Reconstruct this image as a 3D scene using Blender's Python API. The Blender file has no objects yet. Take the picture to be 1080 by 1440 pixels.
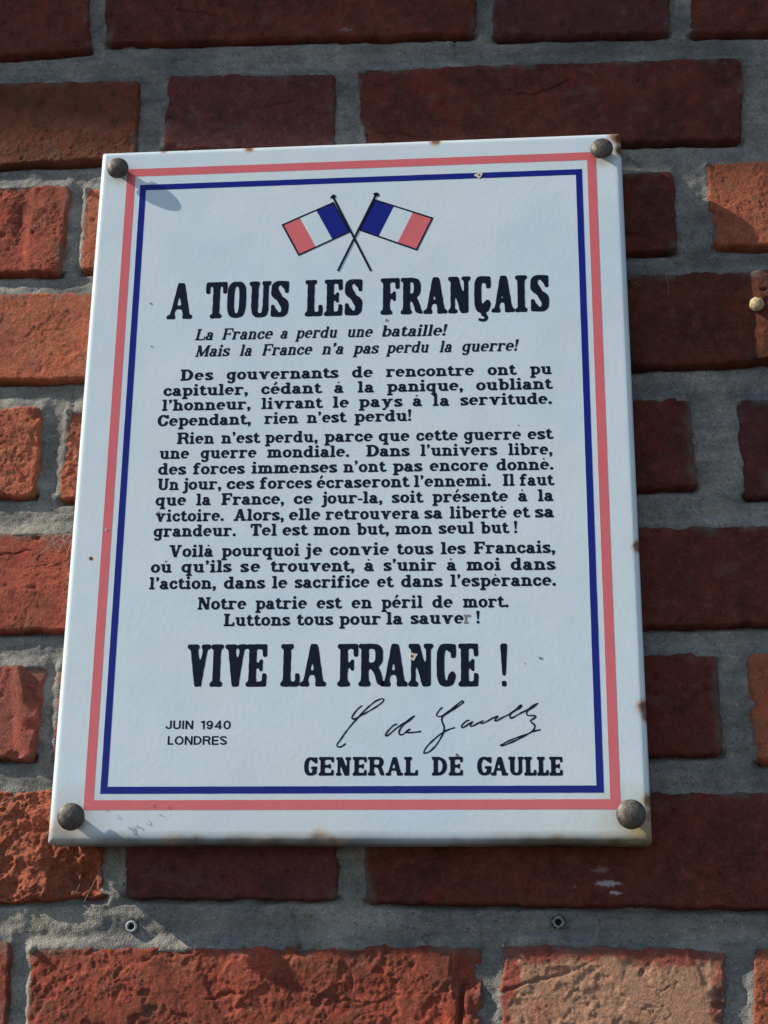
import bpy, math, random
import numpy as np
from mathutils import Matrix, Vector
from mathutils.geometry import tessellate_polygon

# ------------------------------------------------------------ camera, sky, sun
scene = bpy.context.scene
COL = scene.collection
FRONT = -0.018                       # the plaque's face stands 18 mm off the bricks (wall face = y 0)
R = ((0.9963086, 0.0853724, 0.0089884), (-0.0178879, 0.3088733, -0.9509350), (-0.0839599, 0.9472639, 0.3092602))
cam_d = bpy.data.cameras.new('camera'); cam = bpy.data.objects.new('camera', cam_d); COL.objects.link(cam)
cam_d.sensor_fit = 'VERTICAL'; cam_d.sensor_height = 24.0; cam_d.lens = 24.0 * 2150 / 1440
cam_d.clip_start = 0.01; cam_d.clip_end = 500
M = Matrix(((R[0][0], -R[1][0], -R[2][0], 0.22131), (R[0][1], -R[1][1], -R[2][1], -0.77366 + FRONT),
            (R[0][2], -R[1][2], -R[2][2], -0.09552), (0, 0, 0, 1)))
cam.matrix_world = M
scene.camera = cam

SUN = Vector((-0.800, -0.182, 0.560)).normalized()
elev = math.asin(SUN.z); azim = math.atan2(SUN.x, SUN.y)
world = bpy.data.worlds.new('World'); scene.world = world; world.use_nodes = True
nt = world.node_tree; nt.nodes.clear()
sky = nt.nodes.new('ShaderNodeTexSky'); sky.sky_type = 'NISHITA'; sky.sun_disc = False
sky.sun_elevation = elev; sky.sun_rotation = azim; sky.air_density = 1.0; sky.dust_density = 0.2; sky.ozone_density = 2.5
tc = nt.nodes.new('ShaderNodeTexCoord'); nz = nt.nodes.new('ShaderNodeTexNoise')
nz.inputs['Scale'].default_value = 4.5; nz.inputs['Detail'].default_value = 6; nz.inputs['Roughness'].default_value = .55
cr = nt.nodes.new('ShaderNodeValToRGB'); cr.color_ramp.elements[0].position = .45; cr.color_ramp.elements[1].position = .70
cr.color_ramp.elements[0].color = (0, 0, 0, 1); cr.color_ramp.elements[1].color = (.40, .40, .40, 1)
mx = nt.nodes.new('ShaderNodeMix'); mx.data_type = 'RGBA'; mx.inputs[7].default_value = (6, 6.8, 7.6, 1)
bg = nt.nodes.new('ShaderNodeBackground'); bg.inputs['Strength'].default_value = 0.09
out = nt.nodes.new('ShaderNodeOutputWorld')
L = nt.links.new
L(tc.outputs['Generated'], nz.inputs['Vector']); L(nz.outputs['Fac'], cr.inputs['Fac'])
L(cr.outputs['Color'], mx.inputs[0]); L(sky.outputs['Color'], mx.inputs[6]); L(mx.outputs[2], bg.inputs['Color']); L(bg.outputs[0], out.inputs['Surface'])
sd = bpy.data.lights.new('sun', 'SUN'); so = bpy.data.objects.new('sun', sd); COL.objects.link(so)
sd.energy = 4.6; sd.angle = math.radians(.53); sd.color = (1.0, .90, .74)
so.rotation_euler = SUN.to_track_quat('Z', 'Y').to_euler(); so.location = (-3, -1, 2)
scene.view_settings.view_transform = 'Standard'; scene.view_settings.look = 'None'
scene.view_settings.exposure = 0.60; scene.view_settings.gamma = 1.0

# ------------------------------------------------------------ numpy noise
rs = np.random.RandomState(7)
PERM = rs.permutation(256); PERM = np.concatenate([PERM, PERM, PERM]); GA = rs.rand(256) * 2 * np.pi
GX, GY = np.cos(GA), np.sin(GA)
def perlin(x, y, seed=0):
    xi = np.floor(x).astype(int); yi = np.floor(y).astype(int); xf = x - xi; yf = y - yi
    u = xf * xf * xf * (xf * (xf * 6 - 15) + 10); v = yf * yf * yf * (yf * (yf * 6 - 15) + 10)
    xi = (xi + seed * 37) & 255; yi = (yi + seed * 91) & 255
    def g(a, b, fx, fy):
        h = PERM[PERM[a & 255] + (b & 255)]; return GX[h] * fx + GY[h] * fy
    return ((g(xi, yi, xf, yf) * (1 - u) + g(xi + 1, yi, xf - 1, yf) * u) * (1 - v)
            + (g(xi, yi + 1, xf, yf - 1) * (1 - u) + g(xi + 1, yi + 1, xf - 1, yf - 1) * u) * v) * 1.5
def fbm(x, y, wl, octs=4, seed=0, gain=.5):
    a, s, f = 1., 0., 1. / wl
    for o in range(octs):
        s = s + a * perlin(x * f + o * 11.3, y * f - o * 7.7, seed + o); a *= gain; f *= 2.03
    return s
def sstep(a, b, x):
    t = np.clip((x - a) / (b - a), 0, 1); return t * t * (3 - 2 * t)

# ------------------------------------------------------------ object helpers
def put(name, me, mat=None, parent=None, label=None, cat=None, kind=None, group=None):
    o = bpy.data.objects.new(name, me); COL.objects.link(o)
    if mat and me is not None and not me.materials: me.materials.append(mat)
    if parent: o.parent = parent
    if label: o['label'] = label
    if cat: o['category'] = cat
    if kind: o['kind'] = kind
    if group: o['group'] = group
    return o
def mesh(name, v, f, smooth=False):
    me = bpy.data.meshes.new(name); me.from_pydata([tuple(map(float, p)) for p in v], [], f); me.update()
    if smooth: me.polygons.foreach_set('use_smooth', [True] * len(me.polygons))
    return me
def grid_mesh(name, X, Y, Z):
    """X,Y,Z (rows x cols) in metres -> smooth quad grid facing -y"""
    r, c = X.shape; me = bpy.data.meshes.new(name)
    co = np.stack([X, Y, Z], -1).reshape(-1).astype(np.float32)
    i = np.arange(r * c).reshape(r, c)
    q = np.stack([i[:-1, :-1], i[:-1, 1:], i[1:, 1:], i[1:, :-1]], -1).reshape(-1).astype(np.int32); n = len(q) // 4
    me.vertices.add(r * c); me.vertices.foreach_set('co', co)
    me.loops.add(4 * n); me.loops.foreach_set('vertex_index', q)
    me.polygons.add(n); me.polygons.foreach_set('loop_start', np.arange(0, 4 * n, 4, dtype=np.int32))
    me.update(calc_edges=True); me.polygons.foreach_set('use_smooth', np.ones(n, dtype=bool)); me.validate()
    return me
def lathe(name, prof, n=40, wob=0, seed=0):
    """profile (radius, y) revolved round the y axis"""
    rr = random.Random(seed); v = []; f = []
    for i, (r, y) in enumerate(prof):
        for k in range(n):
            a = 2 * math.pi * k / n; q = r * (1 + wob * rr.uniform(-1, 1)); v.append((q * math.cos(a), y, q * math.sin(a)))
    for i in range(len(prof) - 1):
        for k in range(n):
            a, b = i * n + k, i * n + (k + 1) % n; f.append((a, b, b + n, a + n))
    f.append(tuple(range(n))); f.append(tuple(reversed(range((len(prof) - 1) * n, len(prof) * n))))
    return mesh(name, v, f, True)

# ------------------------------------------------------------ node helpers
class NT:
    def __init__(s, name):
        s.m = bpy.data.materials.new(name); s.m.use_nodes = True; s.t = s.m.node_tree
        s.b = s.t.nodes['Principled BSDF']; s.c = s.n('ShaderNodeTexCoord').outputs['Object']
    def n(s, ty, **kw):
        x = s.t.nodes.new(ty)
        for k, v in kw.items(): setattr(x, k, v)
        return x
    def link(s, a, b): s.t.links.new(a, b)
    def noise(s, sc, det=3, rough=.55, vec=None, w=None):
        x = s.n('ShaderNodeTexNoise'); x.inputs['Scale'].default_value = sc; x.inputs['Detail'].default_value = det
        x.inputs['Roughness'].default_value = rough; s.link(vec or s.c, x.inputs['Vector']); return x.outputs['Fac']
    def vor(s, sc, feat='F1', out='Distance', vec=None):
        x = s.n('ShaderNodeTexVoronoi', feature=feat); x.inputs['Scale'].default_value = sc; s.link(vec or s.c, x.inputs['Vector']); return x.outputs[out]
    def ramp(s, fac, *st):
        x = s.n('ShaderNodeValToRGB'); e = x.color_ramp.elements
        while len(e) < len(st): e.new(.5)
        for q, (p, c) in zip(e, st): q.position = p; q.color = (*c, 1) if isinstance(c, tuple) else (c, c, c, 1)
        s.link(fac, x.inputs['Fac']); return x.outputs['Color']
    def mix(s, fac, a, b, mode='MIX'):
        x = s.n('ShaderNodeMix', data_type='RGBA', blend_type=mode)
        for sock, val in ((x.inputs[0], fac), (x.inputs[6], a), (x.inputs[7], b)):
            if isinstance(val, (int, float)): sock.default_value = val
            elif isinstance(val, tuple): sock.default_value = (*val, 1)
            else: s.link(val, sock)
        return x.outputs[2]
    def math(s, op, a, b=0., clamp=False):
        x = s.n('ShaderNodeMath', operation=op, use_clamp=clamp)
        for sock, val in zip(x.inputs, (a, b)):
            if isinstance(val, (int, float)): sock.default_value = val
            else: s.link(val, sock)
        return x.outputs[0]
    def bump(s, h, dist, strength=1., prev=None):
        x = s.n('ShaderNodeBump'); x.inputs['Distance'].default_value = dist; x.inputs['Strength'].default_value = strength
        s.link(h, x.inputs['Height'])
        if prev: s.link(prev, x.inputs['Normal'])
        return x.outputs[0]
    def fin(s, col=None, rough=.9, norm=None, metal=0, spec=None, coat=None):
        b = s.b
        if col is not None:
            if isinstance(col, tuple): b.inputs['Base Color'].default_value = (*col, 1)
            else: s.link(col, b.inputs['Base Color'])
        if isinstance(rough, (int, float)): b.inputs['Roughness'].default_value = rough
        else: s.link(rough, b.inputs['Roughness'])
        b.inputs['Metallic'].default_value = metal
        if spec is not None: b.inputs['Specular IOR Level'].default_value = spec
        if coat: b.inputs['Coat Weight'].default_value = coat; b.inputs['Coat Roughness'].default_value = .05
        if norm: s.link(norm, b.inputs['Normal'])
        return s.m

def brick_material(i, base, dark, crust=None, mott=.5, rough_s=1.0):
    m = NT('fired clay %d' % i); rnd = random.Random(i)
    mp = m.n('ShaderNodeMapping'); mp.inputs['Location'].default_value = (rnd.uniform(-9, 9), rnd.uniform(-9, 9), rnd.uniform(-9, 9))
    m.link(m.c, mp.inputs['Vector']); v = mp.outputs[0]
    n1 = m.noise(38, 6, .62, v); n2 = m.noise(160, 5, .65, v); n3 = m.noise(1000, 3, .75, v)
    c = m.mix(m.ramp(n1, (.5 - .16 * mott - .05, 1.), (.62, 0.)), base, dark)
    light = tuple(min(.8, q * 1.35 + .015) for q in base)
    c = m.mix(m.ramp(n2, (.50, 0.), (.74, .75)), c, light)
    c = m.mix(m.ramp(n2, (.26, .8), (.42, 0.)), c, tuple(q * .35 for q in dark))
    n7 = m.noise(75, 4, .6, v); n8 = m.noise(52, 5, .6, v)
    c = m.mix(m.ramp(n7, (.54, 0.), (.66, .55)), c, tuple(q * k for q, k in zip(base, (.62, 1.05, .95))))
    c = m.mix(m.ramp(n8, (.56, 0.), (.68, .5)), c, tuple(q * k for q, k in zip(base, (1.25, .8, .8))))
    if crust:
        n4 = m.noise(22, 7, .6, v); wa = m.n('ShaderNodeAttribute'); wa.attribute_name = 'wash'; c = m.mix(m.math('MULTIPLY', wa.outputs['Fac'], m.ramp(n4, (.30, .15), (.45, .9))), c, crust)
    c = m.mix(.75, c, m.ramp(n3, (.28, .5), (.5, 1.), (.72, 1.6)), 'MULTIPLY')
    vo = m.vor(520, vec=v); n5 = m.noise(60, 2, .5, v)
    spk = m.math('MULTIPLY', m.ramp(vo, (.0, 1.), (.16, 0.)), m.ramp(n5, (.58, 0.), (.66, 1.)))
    c = m.mix(m.math('MULTIPLY', spk, .6), c, (.45, .38, .32))
    at = m.n('ShaderNodeAttribute'); at.attribute_name = 'smear'
    c = m.mix(m.math('MULTIPLY', at.outputs['Fac'], m.ramp(n2, (.30, .35), (.6, 1.))), c, (.17, .155, .135))
    al = m.n('ShaderNodeAttribute'); al.attribute_name = 'lime'; c = m.mix(al.outputs['Fac'], c, (.55, .55, .56))
    nb = m.bump(m.noise(1300, 3, .75, v), .0006 * rough_s, 1.); nb = m.bump(m.noise(620, 5, .8, v), .0015 * rough_s, 1., nb)
    return m.fin(c, .93, nb, spec=.25)

def mortar_material():
    m = NT('grey sand mortar')
    n1 = m.noise(14, 5, .6); n2 = m.noise(120, 5, .65); n3 = m.noise(1500, 2, .6)
    c = m.ramp(n1, (.34, (.130, .130, .128)), (.50, (.190, .186, .176)), (.64, (.275, .260, .230)))
    c = m.mix(.8, c, m.ramp(n2, (.30, .72), (.5, 1.), (.70, 1.22)), 'MULTIPLY')
    mp = m.n('ShaderNodeMapping'); mp.inputs['Scale'].default_value = (.22, 1, 1.3); m.link(m.c, mp.inputs['Vector'])
    st = m.noise(120, 4, .6, mp.outputs[0]); c = m.mix(.7, c, m.ramp(st, (.34, .70), (.5, 1.), (.66, 1.22)), 'MULTIPLY')
    g = m.vor(1150, out='Color'); gs = m.n('ShaderNodeSeparateColor'); m.link(g, gs.inputs[0])
    c = m.mix(.9, c, m.ramp(gs.outputs[0], (.0, .45), (.08, .82), (.45, .98), (.9, 1.06), (.985, 1.45)), 'MULTIPLY')
    n6 = m.noise(30, 4, .6); c = m.mix(m.ramp(n6, (.58, 0.), (.74, .6)), c, (.125, .10, .055)); n9 = m.noise(46, 5, .65); c = m.mix(m.ramp(n9, (.56, 0.), (.70, .5)), c, (.13, .15, .18)); c = m.mix(m.ramp(m.noise(90, 6, .7), (.60, 0.), (.70, .6)), c, (.33, .31, .27))
    nb = m.bump(m.vor(1150), .0005, .7); nb = m.bump(m.noise(420, 4, .7), .0010, .7, nb)
    return m.fin(c, .95, nb, spec=.2)

def glaze(name, col, rust=False, rough=.16, worn=0):
    m = NT(name)
    g = m.n('ShaderNodeNewGeometry').outputs['Position']
    nb = m.bump(m.noise(330, 2, .5, g), .00020, .34); nb = m.bump(m.noise(24, 2, .5, g), .0012, .30, nb)
    c = m.mix(m.ramp(m.noise(45, 4, .6, g), (.3, .25), (.7, 0.)), col, tuple(q * .86 for q in col))
    return m, c, nb, g, rough

BRICKS = {
    'Z0': [(-252.4, 642.5), (-1.7, 635.3), (2.4, 561.0), (-242.1, 566.4)],
    'Z1': [(12.4, 634.9), (119.4, 630.9), (120.6, 559.2), (16.2, 561.8)],
    'Z2': [(133.2, 630.6), (366.6, 622.7), (362.4, 553.9), (134.1, 559.5)],
    'Z3': [(379.7, 621.8), (496.4, 617.5), (489.6, 550.2), (375.3, 553.6)],
    'A1': [(-147.1, 544.9), (-39.6, 542.4), (-33.9, 468.0), (-140.0, 464.0)],
    'A2': [(-28.6, 542.3), (203.5, 537.2), (203.7, 467.0), (-24.8, 472.1)],
    'A3': [(215.3, 537.5), (323.0, 534.3), (319.6, 462.0), (214.8, 463.9)],
    'A4': [(336.3, 534.0), (475.1, 531.3), (467.9, 457.3), (332.1, 460.4)],
    'B1': [(-247.3, 450.7), (-1.6, 444.0), (-0.6, 389.5), (-240.6, 386.8)],
    'B2': [(15.9, 446.7), (118.4, 442.7), (120.2, 391.1), (15.2, 395.2)],
    'B3': [(132.6, 445.0), (361.0, 442.6), (358.4, 387.0), (136.8, 390.9)],
    'B4': [(379.6, 442.2), (478.4, 441.1), (474.9, 386.5), (377.5, 387.5)],
    'C1': [(-144.7, 374.1), (-39.0, 372.7), (-41.2, 315.2), (-140.6, 317.2)],
    'C2': [(-29.7, 369.5), (197.4, 367.9), (196.9, 311.5), (-29.8, 316.6)],
    'C3': [(222.3, 368.7), (317.5, 367.6), (317.0, 316.7), (221.8, 317.0)],
    'C4': [(336.0, 372.0), (471.2, 370.4), (467.7, 317.1), (337.8, 318.2)],
    'D1': [(-182.4, 302.3), (50.5, 301.0), (53.0, 245.6), (-177.8, 248.8)],
    'D3': [(247.4, 302.1), (464.2, 301.3), (460.6, 247.1), (246.8, 245.4)],
    'E1': [(-148.0, 231.6), (-44.6, 229.4), (-46.1, 176.7), (-144.1, 180.4)],
    'E2': [(-30.4, 227.3), (190.3, 224.7), (190.0, 170.4), (-32.1, 173.9)],
    'E3': [(227.8, 225.8), (319.0, 226.0), (320.9, 174.3), (228.0, 174.5)],
    'E4': [(345.5, 224.1), (460.0, 223.6), (456.0, 167.1), (345.4, 168.5)],
    'F1': [(-163.9, 155.4), (57.0, 153.2), (59.4, 98.6), (-158.9, 99.6)],
    'F2': [(245.5, 152.3), (454.4, 150.9), (450.7, 98.5), (244.8, 97.2)],
    'G1': [(-132.2, 79.4), (-31.5, 79.6), (-34.5, 29.4), (-128.4, 30.5)],
    'G2': [(-24.4, 79.1), (182.0, 79.4), (181.9, 29.1), (-23.7, 29.3)],
    'G3': [(241.8, 81.9), (326.9, 82.2), (326.4, 30.0), (241.2, 28.9)],
    'G4': [(341.8, 82.0), (449.0, 82.4), (444.8, 25.8), (342.5, 25.5)],
    'H1': [(-191.1, 12.2), (4.0, 11.3), (8.7, -42.3), (-184.2, -49.4)],
    'H2': [(15.1, 10.5), (125.9, 10.6), (129.9, -42.6), (18.8, -42.2)],
    'H3': [(141.5, 10.2), (364.8, 10.4), (362.2, -46.6), (143.6, -43.9)],
    'H4': [(378.1, 10.4), (458.8, 10.9), (452.5, -45.6), (374.9, -47.2)],
    'I1': [(-147.6, -64.2), (-38.0, -63.6), (-37.8, -117.1), (-142.3, -119.0)],
    'I2': [(-28.0, -67.8), (200.8, -65.1), (201.3, -118.4), (-25.8, -120.3)],
    'I3': [(212.1, -64.0), (321.4, -66.4), (317.7, -117.7), (210.6, -118.3)],
    'I4': [(334.8, -65.6), (457.2, -63.6), (451.3, -115.5), (332.5, -117.5)],
    'J1': [(-157.9, -141.0), (22.0, -139.6), (23.6, -191.5), (-152.2, -194.8)],
    'J2': [(34.5, -140.1), (145.2, -138.3), (145.8, -189.8), (35.8, -191.8)],
    'J3': [(157.3, -138.1), (373.8, -135.2), (369.6, -185.5), (157.0, -190.2)],
    'J4': [(385.3, -135.0), (452.4, -134.1), (446.6, -184.0), (380.9, -185.3)],
}

# ------------------------------------------------------------ the wall
# base colours: sound dark red, orange, purple-brown, pale wash ...
DK = ((.175, .042, .030), (.085, .030, .022)); PU = ((.145, .042, .040), (.082, .031, .031))
OR = ((.500, .148, .080), (.30, .088, .052)); RD = ((.400, .094, .056), (.210, .056, .037))
BD = ((.165, .046, .028), (.085, .028, .018)); PK = ((.400, .115, .085), (.260, .074, .055)); BR = ((.195, .060, .032), (.110, .040, .024))
TONE = dict(Z0=DK, Z1=PU, Z2=DK, Z3=DK, A1=DK, A2=DK, A3=PU, A4=DK, B1=BR, B2=PU, B3=DK, B4=DK, C1=RD, C2=OR, C3=DK, C4=OR, D1=OR, D3=BD,
            E1=OR, E2=OR, E3=DK, E4=PU, F1=RD, F2=DK, G1=PK, G2=RD, G3=DK, G4=OR, H1=OR, H2=PU, H3=DK, H4=RD, I1=RD, I2=RD, I3=PK, I4=OR,
            J1=RD, J2=DK, J3=RD, J4=BR)
ROUGH = dict(A2=.9, B2=.5, B3=.7, C1=1.1, D1=.75, E1=1.2, E2=1.4, F1=.8, G1=.7, H1=2.2, H2=.6, H3=.6, I2=1.25, I3=.95, G4=1.2, C4=1.0, I4=1.6)
ERODE = dict(H1=2.2, I2=1.0, E2=1.0, G1=.9, G4=.4, I3=.7, E1=.7, D3=.5)
PROUD = dict(D1=.3, F1=.2, H1=-.4, H2=-.8, G1=.4, I2=.4, D3=.9, G4=.8, F2=.4, B1=.3, C4=.4)
CRUST = dict(I3=(.50, .285, .185))
STEP = .75
wall_mat = mortar_material()

def fix_quad(key, q):
    q = [list(p) for p in q]; c = key[0]
    if c == 'A': q[0][1] = q[3][1] + 57; q[1][1] = q[2][1] + 57
    if c == 'Z':
        for p in q: p[1] -= 27
        q[0][1] = q[3][1] + 55; q[1][1] = q[2][1] + 55
    return q
def build_wall():
    xs = np.arange(-262, 500, 1.15); zs = np.arange(-208, 605, 1.15); X, Z = np.meshgrid(xs, zs)
    h = 1.0 * fbm(X, Z, 42, 3, 3) + .55 * fbm(X, Z * 2.2, 12, 3, 5) + .32 * fbm(X, Z, 3.2, 2, 9)
    # trowel marks along the bed joints and a few hairline cracks
    h += .30 * fbm(X * .16, Z, 5, 3, 61) + .5 * np.maximum(0, fbm(X * .35, Z, 14, 3, 66) - .1)
    for x0, z0, x1, z1 in ((192, 455, 190, 472), (106, -48, 110, -66), (110, -66, 118, -68), (60, 166, 72, 158), (-30, 240, -28, 226), (300, 15, 330, 12), (290, 380, 300, 372)):
        Ln = math.hypot(x1 - x0, z1 - z0); t = np.clip(((X - x0) * (x1 - x0) + (Z - z0) * (z1 - z0)) / Ln ** 2, 0, 1)
        h -= 1.6 * np.exp(-((np.hypot(X - x0 - t * (x1 - x0), Z - z0 - t * (z1 - z0)) + .9 * fbm(X, Z, 7, 2, 71)) / .7) ** 2)
    for _ in range(260):                                   # little holes where sand grains fell out
        px, pz = rs.uniform(-150, 400), rs.uniform(-110, 500); r = rs.uniform(.5, 1.3)
        i0, j0 = int((pz + 208) / 1.15), int((px + 262) / 1.15)
        sl = (slice(max(0, i0 - 3), i0 + 4), slice(max(0, j0 - 3), j0 + 4))
        h[sl] -= rs.uniform(.5, 1.4) * np.exp(-((X[sl] - px) ** 2 + (Z[sl] - pz) ** 2) / (r * r))
    # pointing: struck back under each brick, sloping out to the brick below and beside it
    for key, q in BRICKS.items():
        q = fix_quad(key, q); x0, x1 = min(p[0] for p in q) - 12, max(p[0] for p in q) + 12; z0, z1 = min(p[1] for p in q) - 12, max(p[1] for p in q) + 12
        sl = (slice(max(0, int((z0 + 208) / 1.15)), max(0, int((z1 + 208) / 1.15))), slice(max(0, int((x0 + 262) / 1.15)), max(0, int((x1 + 262) / 1.15))))
        A, B = X[sl], Z[sl]
        if A.size == 0: continue
        D = []
        for i in range(4):
            (ax, az), (bx, bz) = q[i], q[(i + 1) % 4]; Ln = math.hypot(bx - ax, bz - az)
            D.append(((bx - ax) * (B - az) - (bz - az) * (A - ax)) / Ln)         # >0 outside
        top, right, bot, left = D
        jit = 1 + .45 * fbm(A, B, 18, 3, 21)
        off = sstep(3, 0, np.maximum(np.maximum(left, right), np.minimum(top, bot))) 
        inx = sstep(2.5, -.5, np.maximum(left, right)); inz = sstep(2.5, -.5, np.maximum(top, bot))
        h[sl] += inx * (top > -2) * 2.5 * jit * np.clip(1 - np.maximum(top, 0) / 6.5, 0, 1)
        h[sl] -= inx * (bot > -2) * 5.0 * jit * np.clip(1 - np.maximum(bot, 0) / 3.2, 0, 1) ** .8
        h[sl] += inz * (left > -2) * 2.2 * jit * np.clip(1 - np.maximum(left, 0) / 3.6, 0, 1)
        h[sl] -= 6 * sstep(-2, -4.5, np.maximum(np.maximum(top, bot), np.maximum(left, right)))
    for px, pz in ((23.5, -56.5), (240.3, -53.4)):         # drilled holes for the two wall plugs
        d = np.hypot(X - px, Z - pz); h -= 7 * (1 - sstep(1.6, 3.2, d))
    return grid_mesh('brick_wall', X / 1000, (3.6 - h) / 1000, Z / 1000)

wall = put('brick_wall', build_wall(), wall_mat, None, 'old red brick wall with wide grey mortar joints behind the enamel plaque', 'wall')
bk = mesh('wall_core', [(-2.6, .012, -1.6), (2.4, .012, -1.6), (2.4, .012, 1.34), (-2.6, .012, 1.34),
                        (-2.6, .30, -1.6), (2.4, .30, -1.6), (2.4, .30, 1.34), (-2.6, .30, 1.34)],
          [(0, 1, 2, 3), (7, 6, 5, 4), (0, 4, 5, 1), (3, 2, 6, 7), (0, 3, 7, 4), (1, 5, 6, 2)])
put('wall_core', bk, wall_mat, wall)

def build_brick(i, key, q):
    q = fix_quad(key, q); STEP = .9 if key[0] in 'ZJ' or q[0][0] > 372 or q[1][0] < -150 else .62
    TL, TR, BR_, BL = [np.array(p) for p in q]
    cx, cz = (TL + TR + BR_ + BL) / 4
    w = np.hypot(*(TR - TL)); hh = np.hypot(*(TL - BL)); mg = 2.2
    nu, nv = int((w + 2 * mg) / STEP) + 1, int((hh + 2 * mg) / STEP) + 1
    U, V = np.meshgrid(np.linspace(-mg / w, 1 + mg / w, nu), np.linspace(-mg / hh, 1 + mg / hh, nv))
    P = [(BL[k] * (1 - U) + BR_[k] * U) * (1 - V) + (TL[k] * (1 - U) + TR[k] * U) * V for k in (0, 1)]
    X, Z = P; sd = i * 5 + 3; er = ERODE.get(key, .25); ro = ROUGH.get(key, .8)
    wob = 1.0 * (1 + .35 * er)
    def edge(dd, s): return dd + wob * fbm(X, Z, 16, 2, sd + s) + .45 * wob * fbm(X, Z, 4.2, 2, sd + s + 2)
    dl, dr, db, dt = edge(U * w, 1), edge((1 - U) * w, 5), edge(V * hh, 9), edge((1 - V) * hh, 13)
    rc = random.Random(key + 'r').uniform(2.5, 5.5)
    def corner(a, b):                                        # rounded corner distance
        a2, b2 = rc - a, rc - b
        return np.where((a2 > 0) & (b2 > 0), rc - np.hypot(np.maximum(a2, 0), np.maximum(b2, 0)), np.minimum(a, b))
    d = np.minimum(np.minimum(corner(dl, db), corner(dl, dt)), np.minimum(corner(dr, db), corner(dr, dt)))
    r = 1.6
    e = np.clip(r - d, 0, r); drop = r - np.sqrt(np.maximum(r * r - e * e, 0)); drop = np.minimum(drop, 1.4)
    drop = drop + np.clip(-d, 0, 2.2) * 7
    g = 1 - np.clip(drop / 3, 0, 1)
    hgt = .34 * fbm(X, Z, 60, 2, sd + 20) + ro * (.17 * fbm(X, Z, 13, 3, sd + 24) + .15 * fbm(X, Z, 3.6, 4, sd + 28, .78) * (.6 + 1.0 * sstep(-.35, .35, fbm(X, Z, 24, 2, sd + 38))))
    cr = np.abs(fbm(X, Z * 1.8, 20, 3, sd + 31)); hgt -= (1.1 * ro * .5) * (1 - sstep(.0, .045, cr)) * sstep(.25, .6, fbm(X, Z, 30, 2, sd + 35))
    # spalled skin: the face has flaked away in patches
    fl = fbm(X, Z, 26, 4, sd + 40); near = sstep(14, 2, d)
    hgt -= er * .85 * sstep(.08, .30, fl + .35 * near * min(er, 1.2)) * (1 + .5 * fbm(X, Z, 5, 3, sd + 44))
    pr = random.Random(key)
    for _ in range(int(w * hh / 1300 * (1 + ro))):           # pits
        u, v = pr.random(), pr.random(); px, pz = TL[0] * (1 - u) + TR[0] * u, BL[1] * (1 - v) + TL[1] * v
        rr = pr.uniform(.45, 1.0) if pr.random() < .7 else pr.uniform(1, 2.0); hgt -= pr.uniform(.6, 1.9) * np.exp(-(((X - px) / (rr * pr.uniform(1, 2))) ** 2 + ((Z - pz) / rr) ** 2))
    for _ in range(int(4 + ro * 3)):                         # bites out of the arrises
        s = pr.random(); side = pr.choice('tblr')
        px, pz = {'t': (TL[0] + s * w, TL[1]), 'b': (BL[0] + s * w, BL[1]), 'l': (BL[0], BL[1] + s * hh), 'r': (BR_[0], BR_[1] + s * hh)}[side]
        rr = pr.uniform(1.2, 4.2); hgt -= pr.uniform(1.0, 3.4) * np.exp(-(((X - px) / rr) ** 2 + ((Z - pz) / (rr * .7)) ** 2))
    for _ in range(1 + (w > 150) + (ro > 1.2)):
        a0 = pr.uniform(0, w * .8) + BL[0]; b0 = pr.uniform(.15, .85) * hh + BL[1]; Lc = pr.uniform(12, 42); sl = pr.uniform(-.35, .35)
        hgt -= pr.uniform(.7, 1.6) * np.exp(-((Z - b0 - sl * (X - a0) - 2.2 * fbm(X, Z, 11, 3, sd + 70)) / .55) ** 2) * sstep(a0, a0 + 5, X) * sstep(a0 + Lc, a0 + Lc - 6, X)
    if key == 'H1':                                          # deep hollows of the crumbling brick
        hgt += 2.1 + 1.1 * fbm(X, Z, 11, 4, 77, .62) - 3.2 * np.exp(-(((X + 1 - 0) / 14) ** 2 + ((Z + 30) / 10) ** 2)) - 1.6 * sstep(-22, -30, Z)
        hgt += 2.2 * np.exp(-(((X + 22) / 9) ** 2 + ((Z + 37) / 5) ** 2)) + 1.4 * np.exp(-(((X + 12) / 7) ** 2 + ((Z - 1) / 8) ** 2))
    if key == 'C1': hgt += -1.6 * np.exp(-(((X + 68) / 5) ** 2 + ((Z - 350) / 16) ** 2)) + .9 * sstep(-66, -60, X)
    if key == 'G1': hgt += 1.6 * sstep(-48, -42, X + .12 * (Z - 50)) - 3.2 * sstep(-41, -37, X + .30 * (Z - 60)) * sstep(50, 68, Z)
    if key == 'I2':
        hgt -= 3.0 * sstep(.0, 1, (X - 186) / 8) * (1 - sstep(.18, .5, np.abs(Z + 78) / 20)) + 3.5 * np.exp(-((X - 191 - .1 * (Z + 100)) / 1.2) ** 2) * sstep(-80, -86, Z)
        yy = -113.5 - .09 * (X - 60) + 1.5 * fbm(X, Z, 12, 2, 5); hgt -= 2.6 * np.exp(-((Z - yy) / .8) ** 2) * sstep(50, 58, X) * sstep(108, 96, X)
    if key == 'I3': hgt -= 1.3 * (1 - sstep(0, 1.2, np.abs(Z - (-86 + .30 * (X - 214) + 2 * fbm(X, Z, 9, 2, 5))))) * sstep(262, 230, X)
    if key == 'D3': hgt += 1.2 * sstep(354, 362, X)
    y = drop - hgt * (.25 + .75 * g) - PROUD.get(key, 0)
    y = np.minimum(y, 9)
    base, dark = TONE[key]; pr = random.Random(key + 'c'); k = pr.uniform(.9, 1.1)
    mat = brick_material(i, tuple(a * k for a in base), dark, CRUST.get(key), pr.uniform(.5, 1.2), .8 + .3 * ro)
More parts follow.
